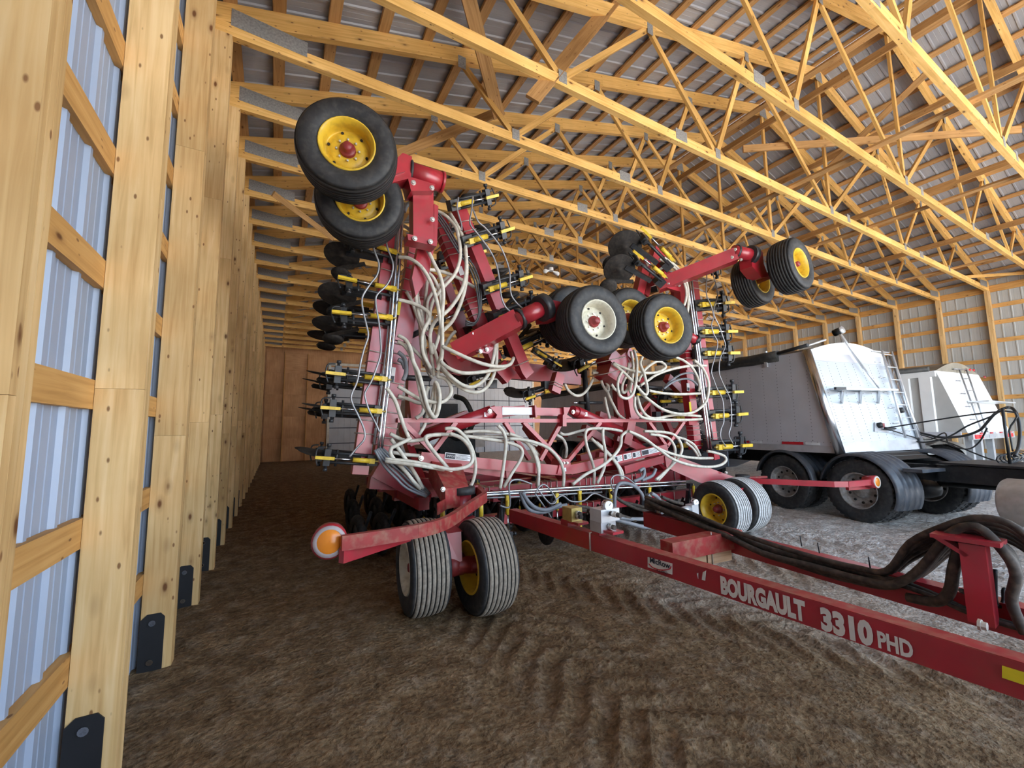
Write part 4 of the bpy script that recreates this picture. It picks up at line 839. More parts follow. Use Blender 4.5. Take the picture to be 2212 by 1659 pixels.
# --- hoses ------------------------------------------------------------
CR = {'A': (860, 420, 6.38), 'B': (860, 640, 6.38), 'C': (660, 820, 3.95), 'D': (1100, 820, 3.95), 'E': (1220, 740, 6.38), 'F': (1280, 460, 4.148), 'G': (660, 480, 3.95), 'I': (1460, 560, 6.383), 'J': (1080, 960, 6.506), 'K': (1500, 1080, 3.1067), 'P': (0, 0, 1)}
def hose(name, crop, pts, Y, r=.021, m='hose', bow=.0, Ys=None):
    ox, oy, s = CR[crop]; n = len(pts); w3 = []
    for i, (x, y) in enumerate(pts):
        t = i/(n-1); yy = Y-bow*sn(math.pi*t) if Ys is None else Ys[0]+(Ys[1]-Ys[0])*t-bow*sn(math.pi*t)
        w3.append(at(ox+x/s, oy+y/s, Y=yy))
    g = MB(); g.tube(smooth_path(w3, 5), r, m, 8); return g.build(name, DR)
HS = [
 ('A', [(80,430),(250,560),(400,760),(500,960),(580,1130),(625,1350),(605,1700),(610,2000),(600,2250),(540,2420)], 4.45, .15),
 ('A', [(10,865),(150,880),(300,980),(420,1150),(500,1350),(560,1600),(600,1900),(605,2150),(560,2320)], 4.5, .2),
 ('A', [(150,990),(300,1030),(430,1090),(520,1210),(580,1400),(600,1650),(560,1950),(480,2200)], 4.65, .1),
 ('A', [(470,210),(620,270),(740,380),(810,500),(850,700),(850,900),(780,1100),(660,1240),(520,1400),(450,1560),(430,1800)], 4.6, .2),
 ('A', [(715,260),(800,400),(880,560),(930,740),(940,980),(920,1180),(850,1370),(740,1540),(640,1640),(500,1760),(440,1950),(470,2200)], 4.55, .2),
 ('A', [(850,560),(920,800),(948,1000),(930,1250),(880,1450),(800,1650),(720,1780),(560,1930)], 4.5, .15),
 ('A', [(1050,1280),(900,1190),(740,1110),(540,1050),(380,1045),(280,1130),(245,1300),(255,1500),(300,1700),(370,1900)], 4.62, .1),
 ('A', [(0,1450),(200,1500),(350,1570),(430,1650),(420,1750),(360,1850),(330,2000),(350,2200),(450,2400)], 4.55, .1),
 ('A', [(110,1340),(190,1480),(250,1650),(320,1850),(350,2050),(400,2300),(470,2450)], 4.75, 0),
 ('A', [(700,1120),(560,1260),(440,1400),(400,1500),(400,1640),(395,1880)], 4.9, 0),
 ('A', [(430,760),(425,1000),(390,1300),(370,1500),(340,1800),(380,2100)], 4.95, 0),
 ('A', [(250,1300),(290,1500),(330,1700),(350,1900)], 4.8, 0),
 ('B', [(0,540),(100,600),(170,720),(210,900),(280,1050),(350,1300),(400,1500),(470,1640),(520,1659),(560,1550),(575,1380),(545,1230),(510,1180)], 4.5, .15),
 ('B', [(0,620),(100,690),(180,830),(240,1000),(290,1250),(340,1450),(430,1630),(500,1665),(550,1500),(540,1300),(510,1200)], 4.55, .15),
 ('B', [(610,690),(800,780),(1000,870),(1200,940),(1400,970),(1540,940),(1590,850)], 4.35, .15),
 ('B', [(590,900),(680,980),(850,1050),(1050,1055),(1300,1020),(1450,990),(1540,930)], 4.4, .12),
 ('B', [(590,960),(700,1080),(850,1200),(980,1250),(1100,1220),(1220,1110),(1290,950),(1330,750),(1350,620)], 4.45, .1),
 ('B', [(600,1000),(750,1170),(900,1280),(1050,1325),(1180,1290),(1290,1150),(1350,950),(1360,750),(1362,620)], 4.5, .1),
 ('B', [(540,1110),(640,1130),(710,1210),(735,1310),(690,1400),(600,1460),(480,1460),(400,1440),(300,1420),(150,1330),(0,1240)], 4.55, .1),
 ('B', [(0,1370),(150,1420),(280,1470),(430,1480)], 4.65, 0),
 ('B', [(510,1200),(470,1400),(430,1550),(390,1680)], 4.6, 0), ('B', [(525,1200),(515,1400),(490,1600),(470,1690)], 4.58, 0),
 ('B', [(180,700),(300,820),(370,920),(420,1050),(480,1130)], 4.8, 0),
 ('B', [(440,560),(450,750),(470,900),(500,1100)], 4.6, 0), ('B', [(470,650),(520,800),(560,1000),(540,1120)], 4.55, 0),
 ('B', [(790,480),(720,560),(660,660),(640,720)], 4.9, 0),
 ('B', [(320,560),(350,720),(400,900),(470,1080)], 4.7, 0), ('B', [(300,380),(310,560),(330,760),(360,950)], 4.8, 0),
 ('C', [(690,70),(760,170),(800,280),(840,400),(880,490)], 4.5, 0),
 ('C', [(720,460),(850,520),(1000,510),(1100,470),(1250,470)], 4.62, 0),
 ('C', [(1310,880),(1200,740),(1100,620),(1030,520),(1040,480),(1150,470)], 4.5, .05),
 ('C', [(1190,420),(1280,420),(1370,500),(1430,620),(1450,750),(1430,860),(1400,920)], 4.45, .05),
 ('C', [(1230,460),(1330,500),(1400,580),(1425,680),(1380,740),(1250,765),(1100,740),(900,700),(680,680)], 4.42, .15),
 ('C', [(680,695),(900,722),(1050,745),(1180,768)], 4.4, .1),
 ('C', [(730,510),(800,600),(880,720),(950,830),(1000,930)], 4.55, .05),
 ('C', [(900,500),(780,560),(730,590),(740,660),(850,780),(930,880),(980,930)], 4.5, .05),
 ('C', [(740,620),(850,640),(980,650)], 4.7, 0),
 ('C', [(1660,925),(1680,800),(1700,650),(1710,530),(1690,450),(1640,390)], 4.5, .05),
 ('C', [(1690,920),(1760,800),(1830,690),(1850,620),(1820,570),(1700,530),(1500,500),(1350,480)], 4.55, .05),
 ('C', [(1975,560),(1850,510),(1700,460),(1500,440),(1350,450)], 4.75, .05), ('C', [(1975,640),(1920,570),(1850,520),(1700,490),(1400,490)], 4.8, .05),
 ('C', [(940,330),(1000,280),(1020,150),(1050,60)], 4.6, 0), ('C', [(960,480),(1010,400),(1030,330)], 4.75, 0),
 ('D', [(245,910),(250,780),(220,650),(170,560),(100,500),(0,460)], 4.55, .05), ('D', [(235,910),(255,740),(215,620),(150,540)], 4.6, 0),
 ('D', [(460,910),(465,800),(430,690),(340,590),(230,540),(100,510),(0,505)], 4.45, .08),
 ('D', [(540,895),(650,810),(800,730),(900,640),(950,560),(960,480),(1010,440)], 4.4, .05),
 ('D', [(720,890),(725,780),(700,680),(660,560),(650,460),(690,420),(850,420),(960,440)], 4.6, .03),
 ('D', [(750,885),(810,750),(820,620),(800,500),(800,420)], 4.5, .05),
 ('D', [(960,850),(930,750),(860,650),(780,580),(700,500)], 4.6, 0), ('D', [(970,850),(960,780),(900,690),(830,610),(740,530)], 4.62, 0),
 ('D', [(1250,855),(1370,750),(1460,640),(1470,560),(1420,480),(1330,450),(1150,440)], 4.5, .05), ('D', [(1270,860),(1390,720),(1415,620),(1400,550),(1340,490),(1200,465)], 4.52, .05),
 ('D', [(1020,440),(1150,500),(1270,590),(1400,680),(1550,730),(1700,745),(1800,730),(1850,690),(1830,650),(1740,620),(1690,610)], 4.35, .1),
 ('D', [(1040,450),(1180,530),(1300,600),(1450,650),(1600,670),(1735,670)], 4.42, .08), ('D', [(1630,650),(1580,560),(1500,510),(1430,490)], 4.7, 0), ('D', [(1610,655),(1570,590),(1500,530)], 4.72, 0),
 ('D', [(690,420),(600,440),(480,470),(430,450)], 4.9, 0), ('D', [(480,670),(490,590),(460,510),(400,470)], 4.9, 0),
 ('E', [(670,280),(800,340),(950,390),(1150,420),(1300,400),(1390,340),(1350,280),(1270,260),(1150,330),(1070,420),(1010,540)], 4.5, .1),
 ('E', [(660,290),(800,400),(950,550),(1050,670),(1110,720),(1140,680),(1130,580),(1090,420),(1040,290),(1070,200)], 4.45, .1),
 ('E', [(950,100),(990,250),(990,450),(970,600),(930,720),(850,770),(760,730),(730,620),(740,500),(790,400)], 4.42, .1),
 ('E', [(910,120),(940,300),(930,500),(900,650),(925,710)], 4.5, 0),
 ('E', [(1950,320),(1750,320),(1550,350),(1400,390),(1250,450),(1150,520),(1040,590)], 4.5, .05),
 ('E', [(1520,200),(1640,250),(1750,340),(1830,480),(1860,600),(1845,670)], 4.5, .05),
 ('E', [(1780,240),(1880,330),(1950,450),(1985,600),(1960,780),(1880,890),(1740,970),(1550,980),(1350,920),(1200,820),(1040,690)], 4.42, .1),
 ('E', [(1870,700),(1700,710),(1500,710),(1300,690),(1160,660)], 4.5, .05), ('E', [(1870,1015),(1700,1000),(1500,1000),(1250,1045),(1120,1000),(1040,880),(1000,730)], 4.5, .05),
 ('E', [(1890,1055),(1700,1065),(1400,1065),(1200,1055),(1050,1020),(970,900),(965,750)], 4.48, .05),
 ('E', [(880,280),(860,420),(800,560),(790,660),(820,690),(880,620),(930,480)], 4.55, 0), ('E', [(640,570),(700,650),(800,690),(860,640),(900,500)], 4.6, 0),
 ('E', [(830,1060),(740,990),(680,880),(620,760),(560,600)], 4.9, 0), ('E', [(620,1050),(580,900),(550,750)], 4.95, 0),
 ('E', [(380,420),(450,420),(520,480),(600,600),(590,670),(540,620),(500,520)], 4.8, 0), ('E', [(0,570),(50,660),(150,730),(250,710),(330,620),(390,500)], 4.9, 0),
 ('F', [(600,410),(720,480),(800,580),(840,700),(830,800),(810,840)], 4.4, .05), ('F', [(640,400),(760,490),(840,620),(860,760),(850,900)], 4.38, .05),
]
for c_, p_, y_, b_ in HS: hose('seed_hose', c_, p_, y_, .0215, 'hose', b_)
for p_, y_ in (([(1340,660),(1450,540),(1600,440),(1750,420),(1800,450)], 4.7), ([(1360,640),(1500,540),(1650,500),(1750,520),(1830,590)], 4.65)): hose('grey_hose', 'E', p_, y_, .018, 'greyhose')
for k in range(5): hose('grey_hose', 'C', [(590+14*k,600-6*k),(670+22*k,735-14*k),(770+22*k,840-22*k),(870+20*k,930-20*k),(1030+8*k,1000-6*k)], 4.5+.03*k, .0135, 'greyhose')
for k in range(3): hose('grey_hose', 'A', [(470+34*k,240),(590+36*k,400),(710+34*k,600),(820+30*k,780),(890+36*k,880),(980+36*k,1010),(1055+34*k,1200),(1100+22*k,1450),(1110+10*k,1650),(1050,1770+12*k),(930,1740+30*k)], 4.4+.02*k, .011, 'blackhose')
hose('grey_hose', 'A', [(200,100),(120,150),(80,240)], 4.5, .025, 'greyhose'); hose('grey_hose', 'B', [(0,770),(60,820),(100,900),(110,1050),(70,1160)], 4.6, .025, 'greyhose'); hose('grey_hose', 'B', [(0,870),(60,910),(95,1000)], 4.62, .025, 'greyhose')
for c_, p_, y_ in (('G', [(595,130),(585,230),(625,350),(610,450),(550,530),(485,640),(490,750),(520,880),(535,970),(500,1080),(470,1200),(440,1360),(390,1480),(405,1560),(450,1650),(500,1770),(500,1853),(440,1923),(375,2003)], 4.5),
                  ('G', [(680,100),(700,220),(745,350),(735,450),(690,540),(610,620),(600,700),(625,850),(640,1000),(640,1130),(600,1260),(560,1360),(510,1450),(510,1500),(540,1600),(600,1720),(630,1790)], 4.5),
                  ('I', [(430,190),(420,470),(490,650),(520,800),(490,900),(520,1030),(575,1150),(540,1330),(490,1540),(520,1659),(570,1790),(645,1950),(660,2225),(620,2350),(620,2470),(690,2580)], 4.5),
                  ('I', [(505,180),(575,480),(530,650),(530,780),(600,930),(650,1080),(680,1200),(610,1370),(595,1550),(630,1670),(710,1840),(755,1965),(765,2260),(730,2420),(790,2545)], 4.5),
                  ('A', [(830,40),(815,200),(870,400),(875,500)], 4.3), ('A', [(1030,30),(1010,240),(990,400),(1100,550),(1250,750),(1350,950),(1400,1200),(1420,1400),(1480,1550),(1580,1640)], 4.25), ('A', [(1030,200),(1100,370),(1200,460),(1330,610),(1420,740),(1500,930),(1540,1100),(1550,1350),(1620,1480),(1740,1590)], 4.25),
                  ('J', [(740,830),(870,720),(1000,800),(1180,790),(1320,690),(1480,750),(1580,770),(1585,640),(1560,500),(1640,430),(1800,480),(1960,620)], 4.4), ('J', [(0,860),(140,870),(130,560),(250,495),(450,560)], 4.45), ('J', [(490,690),(640,900),(720,1030)], 4.4), ('J', [(540,640),(700,830),(790,780),(650,580),(560,590),(500,690)], 4.38)):
    hose('steel_line', c_, p_, y_, .0105, 'steelpipe')
for p_, y_ in (([(1210,970),(1270,1010),(1290,1100),(1200,1180),(1050,1190),(900,1175)], 3.7), ([(1180,980),(1230,1050),(1280,1150),(1250,1230),(1170,1260),(1000,1220),(880,1190)], 3.65), ([(900,1110),(905,960),(950,885),(1050,900),(1120,960),(1150,1030)], 4.2), ([(95,960),(130,1060),(190,1120),(300,1130),(400,1090),(490,1070)], 4.3), ([(110,960),(170,1050),(240,1100),(330,1110),(440,1060)], 4.28), ([(1110,780),(1150,760),(1140,830),(1060,870)], 4.5), ([(1250,760),(1220,820),(1130,860)], 4.5)):
    hose('hydraulic_hose', 'D', p_, y_, .024, 'greyhose')
for p_, y_ in (([(560,1080),(650,1090),(740,1110),(800,1120)], 4.0), ([(580,1110),(680,1120),(760,1140)], 3.95), ([(860,1130),(980,1170),(1080,1200)], 3.7), ([(870,960),(960,1040),(1080,1070),(1180,1100)], 4.3), ([(900,1000),(1000,1060),(1120,1110),(1250,1130)], 4.2), ([(1250,1010),(1350,1060),(1420,1090)], 4.0), ([(1280,1050),(1380,1110),(1470,1130)], 3.9), ([(1300,1000),(1400,1040),(1480,1060)], 4.0)):
    hose('hydraulic_hose', 'D', p_, y_, .022, 'dirtyhose')
# long bundle lying on the far hitch tube, rising over the mast
xk = (KB-KA).normalized(); nk = V((xk.y, -xk.x, 0)); nk = -nk if nk.dot(V((-1, -1, 0))) < 0 else nk
def kpt(px, py, o):  # points in the vertical plane of the far hitch tube, pushed sideways by o
    return on_plane(px, py, KA+nk*o, nk)
BASE = [(1395, 1085), (1470, 1112), (1560, 1150), (1650, 1190), (1760, 1222), (1850, 1245)]
for k in range(15):
    j = random.uniform(-1, 1); o = -.10+.02*k; dy = (k*7 % 15)*2.9-22
    pts = [(x, y+dy*(.5+.5*i/5)+random.uniform(-5, 5)) for i, (x, y) in enumerate(BASE)]
    if k % 3 == 0: pts += [(1930, 1258+dy*.5), (2010, 1285+dy*.4), (2100, 1325+dy*.3), (2230, 1365+dy*.3)]
    elif k % 3 == 1: pts += [(1915, 1246-k), (1965, 1212-3*k), (2040, 1176-3*k), (2110, 1158-3*k), (2180, 1170-3*k), (2240, 1205-2*k)]
    else: pts += [(1930, 1262+dy*.3), (1990, 1240-k), (2050, 1196-3*k), (2110, 1166-2*k), (2170, 1180+k), (2195, 1230+k), (2185, 1300), (2215, 1370)]
    g = MB(); g.tube(smooth_path([kpt(*p, o) for p in pts], 4), .0135+.004*(k % 3), 'dirtyhose', 8); g.build('hitch_hose', DR)
g = MB(); g.tube(smooth_path([kpt(*p, .15) for p in ((2075, 1170), (2060, 1230), (2050, 1280), (2020, 1300), (1960, 1290))], 4), .026, 'dirtyhose', 8); g.build('hitch_hose', DR)
for px, py in ((1732, 1180), (1770, 1195), (1880, 1228), (1950, 1215)):
    g = MB(); a = kpt(px, py, .1); g.tube([a, a+V((-.01, 0, .07))], .004, 'black', 5); g.build('cable_tie', DR)
# ================================================================== trailers and truck
class LF:
    """local frame of a vehicle: u towards its tail end, v to the right, z up"""
    def __init__(s, o, deg): a = math.radians(deg); s.o = V(o); s.u = V((sn(a), cs(a), 0)); s.v = V((cs(a), -sn(a), 0))
    def __call__(s, u, v, z): return s.o+s.u*u+s.v*v+V((0, 0, z))
def lbox(g, L, u, v, z, m):
    g.hull8([L(u[0], v[0], z[0]), L(u[0], v[1], z[0]), L(u[0], v[1], z[1]), L(u[0], v[0], z[1]), L(u[1], v[0], z[0]), L(u[1], v[1], z[0]), L(u[1], v[1], z[1]), L(u[1], v[0], z[1])], m); return g
def road_wheel(L, root, u, v, dia, w, steel='wheelsteel', side=-1):
    R = dia/2; c = L(u, v, R-.012); ax = L.v*side; g = MB(); hw = w/2; rr = R*.56
    g.lathe([(rr, hw*.8), (R*.7, hw*1.0), (R*.85, hw*1.02), (R*.95, hw*.92), (R, hw*.78), (R, -hw*.78), (R*.95, -hw*.92), (R*.85, -hw*1.02), (R*.7, -hw), (rr, -hw*.8)], c, ax, 'rubber', 40)
    o = g.build('tire', root) if False else None
    d = MB(); d.lathe([(rr*1.04, hw*.86), (rr, hw*.92), (rr*.95, hw*.75), (rr*.92, hw*.1), (rr*.86, hw*.02), (rr*.45, hw*.05), (rr*.42, hw*.2), (rr*.38, hw*.3), (.001, hw*.3)], c, ax, steel, 30); d.lathe([(rr*.95, hw*.75), (rr*1.0, -hw*.9)], c, ax, steel, 30)
    x = V((0, 0, 1)); y = ax.cross(x)
    for k in range(10):
        a = k*math.pi/5; d.disc(c+ax*(hw*.045)+(x*cs(a)+y*sn(a))*rr*.70, ax, rr*.075, 'groove', 10, .012)
    wo = d.build('wheel', root); 
    n = 40
    for k in range(n):      # tread blocks
        a = 2*math.pi*k/n; r = x*cs(a)+y*sn(a); t = -x*sn(a)+y*cs(a)
        for s_ in (-.55, .55): g.beam(c+r*(R-.006)+ax*hw*(s_-.28), c+r*(R-.006)+ax*hw*(s_+.28), .045, .022, 'rubber', r)
    g.build('tire', wo); return wo
# --- near grain trailer ---------------------------------------------
LA = LF((8.62, 3.58, 0), 8.5)
TR = thing('grain_trailer', 'grey riveted grain hopper trailer with black roll tarp and front ladder', 'trailer', LA(6, 1.25, 0))
TW, TL, ZB, ZT, SLP = 2.45, 12.6, 1.10, 3.0, .42
def tface(v, f): return LA(SLP*f, v, ZB+(ZT-ZB)*f)
fn_ = (tface(TW, 0)-tface(0, 0)).cross(tface(0, 1)-tface(0, 0)).normalized()
if fn_.y > 0: fn_ = -fn_
g = MB()
c = [LA(0, 0, ZB), LA(0, TW, ZB), LA(SLP, TW, ZT), LA(SLP, 0, ZT), LA(TL, 0, ZB), LA(TL, TW, ZB), LA(TL-SLP, TW, ZT), LA(TL-SLP, 0, ZT)]
b = len(g.v); g.v += c
for f, mt in (((0, 1, 2, 3), 'trfront'), ((4, 7, 6, 5), 'trside'), ((0, 3, 7, 4), 'trside'), ((1, 5, 6, 2), 'trside'), ((0, 4, 5, 1), 'truckblack'), ((3, 2, 6, 7), 'tarp')): g.face([b+i for i in f], mt)
rv = 0
for k in range(40):                                           # rivet rows of the side and front sheets
    u = .45+.30*k
    if u > TL-.5: break
    for j in range(26):
        z = ZB+.22+j*.065
        if u < SLP*(z-ZB)/(ZT-ZB)+.1: continue
        p = LA(u, -.001, z); g.lathe([(.008, 0), (.006, .005), (.001, .006)], p, -LA.v, 'rivet', 5, False)
for k in range(9):
    for j in range(30): g.lathe([(.007, 0), (.005, .004), (.001, .005)], tface(.22+k*.255, .10+j*.028)+fn_*.001, fn_, 'rivet', 5, False)
for k in range(110): g.lathe([(.007, 0), (.001, .005)], LA(.15+.11*k, -.001, ZB+.19), -LA.v, 'rivet', 5, False)
g.build('hopper_body', TR)
g = MB(); lbox(g, LA, (.05, TL), (-.012, 0), (ZB, ZB+.13), 'trplate'); g.build('bottom_rail', TR)
for k in range(9):
    for mt, du, dl in (('redtape', .30, .42), ('whitetape', 0, .26)):
        g = MB(); u = .32+1.15*k+du; lbox(g, LA, (u, u+dl), (-.016, -.011), (ZB+.135, ZB+.185), mt); g.build('reflective_tape', TR)
g = MB(); q = [tface(.03, 0), tface(TW-.03, 0), tface(TW-.03, .10), tface(.03, .10)]; g.prism([p+fn_*.012 for p in q], -fn_*.01, 'trplate'); g.build('front_plate', TR)
g = MB(); q = [tface(.03, .90), tface(TW-.03, .90), tface(TW-.03, 1), tface(.03, 1)]; g.prism([p+fn_*.012 for p in q], -fn_*.01, 'trside'); g.build('front_band', TR)
for v in (0, TW):
    g = MB(); g.tube([tface(v, -.005)+fn_*.0, tface(v, 1.0)], .075, 'chrome', 14); g.build('corner_post', TR)
g = MB(); n = 14; arc = [(TW*i/n, .22*sn(math.pi*i/n)) for i in range(n+1)]
g.prism([LA(SLP-.02, v, ZT+z) for v, z in arc]+[LA(SLP-.02, TW, ZT-.02), LA(SLP-.02, 0, ZT-.02)], LA.u*.1, 'whitepaint'); g.build('front_cap', TR)
g = MB(); b = 0
for u in (SLP+.1, TL-SLP): g.v += [LA(u, v, ZT+.2*sn(math.pi*i/n)) for i, (v, _) in enumerate(arc)]
for i in range(n): g.face([i, i+1, n+1+i+1, n+1+i], 'tarp', True)
tp_ = g.build('tarp', TR)
g = MB(); pts = [LA(SLP+.55+u, -.02+.01*sn(u*5), ZT+.02+.008*sn(u*9)) for u in [k*.3 for k in range(38)]]; g.tube(pts, .085, 'tarp', 10); g.tube([p+V((0, 0, -.09)) for p in pts], .05, 'tarp', 8); g.build('tarp_roll', TR)
g = MB(); g.tube([LA(SLP-.05, -.02, ZT+.10), LA(SLP+.6, -.02, ZT+.04)], .035, 'truckblack', 10); g.tube([LA(SLP-.1, .42, ZT+.22), LA(SLP+.05, -.0, ZT+.08)], .02, 'alu', 8); g.build('tarp_tube', TR)
g = MB(); lbox(g, LA, (1.2, 1.26), (-.05, -.01), (ZT-.20, ZT+.13), 'alu'); g.build('tarp_latch', TR)
P0 = tface(0, 0)
def fp(px, py, o=.02): return on_plane(px, py, P0+fn_*o, fn_)
g = MB(); hb = fp(1811, 716, .10); g.lathe([(.001, -.08), (.07, -.08), (.07, .06), (.001, .07)], hb, fn_, 'truckblack', 14); g.lathe([(.075, .06), (.075, .085), (.001, .09)], hb, fn_, 'alu', 14); g.build('crank_gearbox', TR)
g = MB(); g.tube([fp(1815, 722, .16), fp(1866, 795, .10)], .028, 'alu', 8); g.tube([fp(1866, 795, .10), fp(1902, 842, .08)], .018, 'alu', 8); cr = g.build('crank_handle', TR)
g = MB(); g.beam(fp(1804, 840, .09), fp(1929, 843, .09), .18, .035, 'alu', (0, 0, 1)); g.beam(fp(1804, 839, .2), fp(1826, 839, .2), .04, .045, 'truckblack'); sh = g.build('front_shelf', TR)
for px in (1817, 1857, 1896):
    g = MB(); a, b_, c_ = fp(px, 845, .02), fp(px+2, 871, .02), fp(px+4, 845, .24)
    for p, q in ((a, b_), (b_, c_), (a, c_)): g.beam(p, q, .012, .03, 'alu', LA.v.cross((q-p).normalized()))
    g.build('shelf_bracket', TR)
ld_ = MB()
ld_.tube([fp(1905, 757, .10), fp(1956, 946, .10)], .022, 'alu', 8); ld_.tube([fp(1926, 760, .10), fp(1983, 945, .10)], .022, 'alu', 8)
for k in range(7):
    f = .04+k*.145; a = fp(1905+51*f, 757+189*f, .10); b_ = fp(1926+57*f, 760+185*f, .10); ld_.tube([a, b_], .012, 'alu', 6); 
ld_.build('ladder', TR)
g = MB(); g.tube([fp(1885, 758, .08), fp(1920, 762, .08)], .016, 'alu', 6)
for k in range(5):
    a = fp(1890+10*k, 782+33*k, .02); g.tube([a, a+LA.v*.18], .011, 'alu', 6)
g.build('side_steps', TR)
g = MB(); g.prism([fp(*p, .022) for p in ((1890, 912), (1920, 914), (1920, 934), (1890, 932))], -fn_*.012, 'trplate'); c = fp(1902, 918, .06); g.lathe([(.05, -.04), (.05, .02), (.001, .03)], c, fn_, 'truckblack', 12); g.box(c+V((.02, -.03, -.05)), c+V((.10, .02, .03)), 'redhub'); g.build('connector_plate', TR)
g = MB(); c = fp(1948, 886, .06); g.lathe([(.055, -.03), (.055, .02), (.001, .03)], c, fn_, 'truckblack', 12); g.build('gauge', TR)
g = MB()
for z_, (a, b_) in enumerate(((2.6, 5.6), (6.6, 9.6))):
    lo = (a+b_)/2
    g.hull8([LA(a, .12, ZB-.02), LA(a, TW-.12, ZB-.02), LA(b_, TW-.12, ZB-.02), LA(b_, .12, ZB-.02), LA(lo-.4, .7, .5), LA(lo-.4, TW-.7, .5), LA(lo+.4, TW-.7, .5), LA(lo+.4, .7, .5)], 'hopper')
    h = g.build('hopper_chute', TR); g = MB()
g = MB(); sk = [at(1508, 938, D=10), 0]; us = 2.35
g.prism([LA(us, -.02, ZB-.01), LA(us+1.9, -.02, ZB-.01), LA(us+1.9, -.02, .52), LA(us+.5, -.02, .52), LA(us, -.02, .70)], LA.v*.03, 'hopper'); lbox(g, LA, (us, us+1.9), (-.035, -.02), (ZB-.06, ZB-.01), 'trimwhite'); g.build('side_skirt', TR)
for u in (10.2, 11.4):
    for v in (.15, .48, TW-.48, TW-.15): road_wheel(LA, TR, u, v, 1.0, .26)
g = MB(); lbox(g, LA, (.4, TL-.4), (.7, .85), (ZB-.3, ZB), 'truckblack'); lbox(g, LA, (.4, TL-.4), (1.6, 1.75), (ZB-.3, ZB), 'truckblack'); lbox(g, LA, (.2, 2.2), (.4, TW-.4), (ZB-.08, ZB-.01), 'truckblack'); g.build('subframe', TR)
g = MB()
for v in (.45, TW-.45): lbox(g, LA, (2.9, 3.05), (v-.06, v+.06), (.25, ZB-.1), 'truckblack'); lbox(g, LA, (2.85, 3.1), (v-.12, v+.12), (.2, .25), 'truckblack')
g.build('landing_gear', TR)
# --- truck under its front -------------------------------------------
LT_K = LF((8.50, 3.35, 0), 11)
TK = thing('semi_truck', 'black tandem axle truck chassis with half round fenders under the grey trailer', 'truck', LT_K(-.5, 1.2, 0))
for u in (0, 1.32):
    for v in (.14, .47, 1.97, 2.30): road_wheel(LT_K, TK, u, v, 1.03, .27, 'cream' if (u > 1 and v > 2) else 'wheelsteel', -1)
    for v0 in (-.02, 1.83):
        g = MB(); a0, a1 = (.12, 2.9) if u else (-.42, 2.95)
        L = LT_K; cz = .515; seg = 22; prof = [(0, .0), (.02, .0), (.045, .02), (.05, .10), (.06, .11), (.05, .12), (.05, .22), (.06, .23), (.05, .24), (.05, .36), (.06, .37), (.05, .38), (.05, .50), (.06, .51), (.05, .52), (.045, .60), (.02, .62), (0, .62)]
        for k in range(seg+1):
            a = a0+(a1-a0)*k/seg
            for rr, vv in prof: g.v.append(L(u-cs(a)*(.565+rr), v0+vv, cz+sn(a)*(.565+rr)))
        np_ = len(prof)
        for k in range(seg):
            for i in range(np_-1): g.face([k*np_+i, k*np_+i+1, (k+1)*np_+i+1, (k+1)*np_+i], 'fender', True)
        fo_ = g.build('fender', TK)
        if not u:
            g = MB(); lbox(g, L, (-.80, -.55), (v0+.25, v0+.95 if v0 < 1 else v0+.35), (.86, .91), 'fender'); g.build('fender_mount', fo_)
g = MB()
for v in (.80, 1.62): lbox(g, LT_K, (-5.0, 2.4), (v, v+.09), (.70, .95), 'truckblack'); 
for u in (-4.4, -2.2, -.65, .66, 2.2): lbox(g, LT_K, (u-.06, u+.06), (.8, 1.7), (.72, .95), 'truckblack')
g.build('frame_rail', TK)
g = MB(); lbox(g, LT_K, (-3.6, -.75), (.74, 1.78), (.97, 1.0), 'truckblack'); g.build('deck_plate', TK)
for u in (0, 1.32):
    g = MB(); g.tube([LT_K(u, .2, .5), LT_K(u, 2.25, .5)], .11, 'truckblack', 12); c = LT_K(u, 1.2, .5); g.lathe([(.001, -.25), (.2, -.2), (.24, 0), (.2, .2), (.001, .25)], c, LT_K.u, 'truckblack', 16); g.build('axle', TK)
g = MB(); g.lathe([(.001, -.25), (.10, -.22), (.15, -.1), (.16, 0), (.15, .1), (.10, .22), (.001, .25)], LT_K(-.3, 1.15, .52), LT_K.u, 'truckblack', 16); g.tube([LT_K(-.5, 1.2, .62), LT_K(-5, 1.2, .78)], .05, 'truckblack', 10); g.build('drive_shaft', TK)
g = MB(); lbox(g, LT_K, (-.1, .9), (.75, 1.75), (.98, 1.06), 'truckblack'); g.prism([LT_K(1.0, .8, 1.0), LT_K(-.2, .8, 1.0), LT_K(.0, .8, 1.1), LT_K(.9, .8, 1.1)], LT_K.v*.9, 'truckblack'); g.build('fifth_wheel', TK)
g = MB(); c0, c1 = LT_K(-1.64, .30, .57), LT_K(-3.6, .30, .57); ax = (c1-c0).normalized()
g.lathe([(.001, -.02), (.24, -.02), (.285, .0), (.305, .03), (.305, 1.85), (.285, 1.88), (.001, 1.9)], c0, ax, 'tank', 30); tk = g.build('fuel_tank', TK)
for d in (.55, 1.5):
    g = MB(); g.lathe([(.309, d), (.313, d+.01), (.313, d+.06), (.309, d+.07)], c0, ax, 'truckblack', 24); g.build('tank_strap', tk)
g = MB(); lbox(g, LT_K, (-1.95, -1.8), (.45, .85), (.86, .97), 'truckblack'); g.build('tank_bracket', TK)
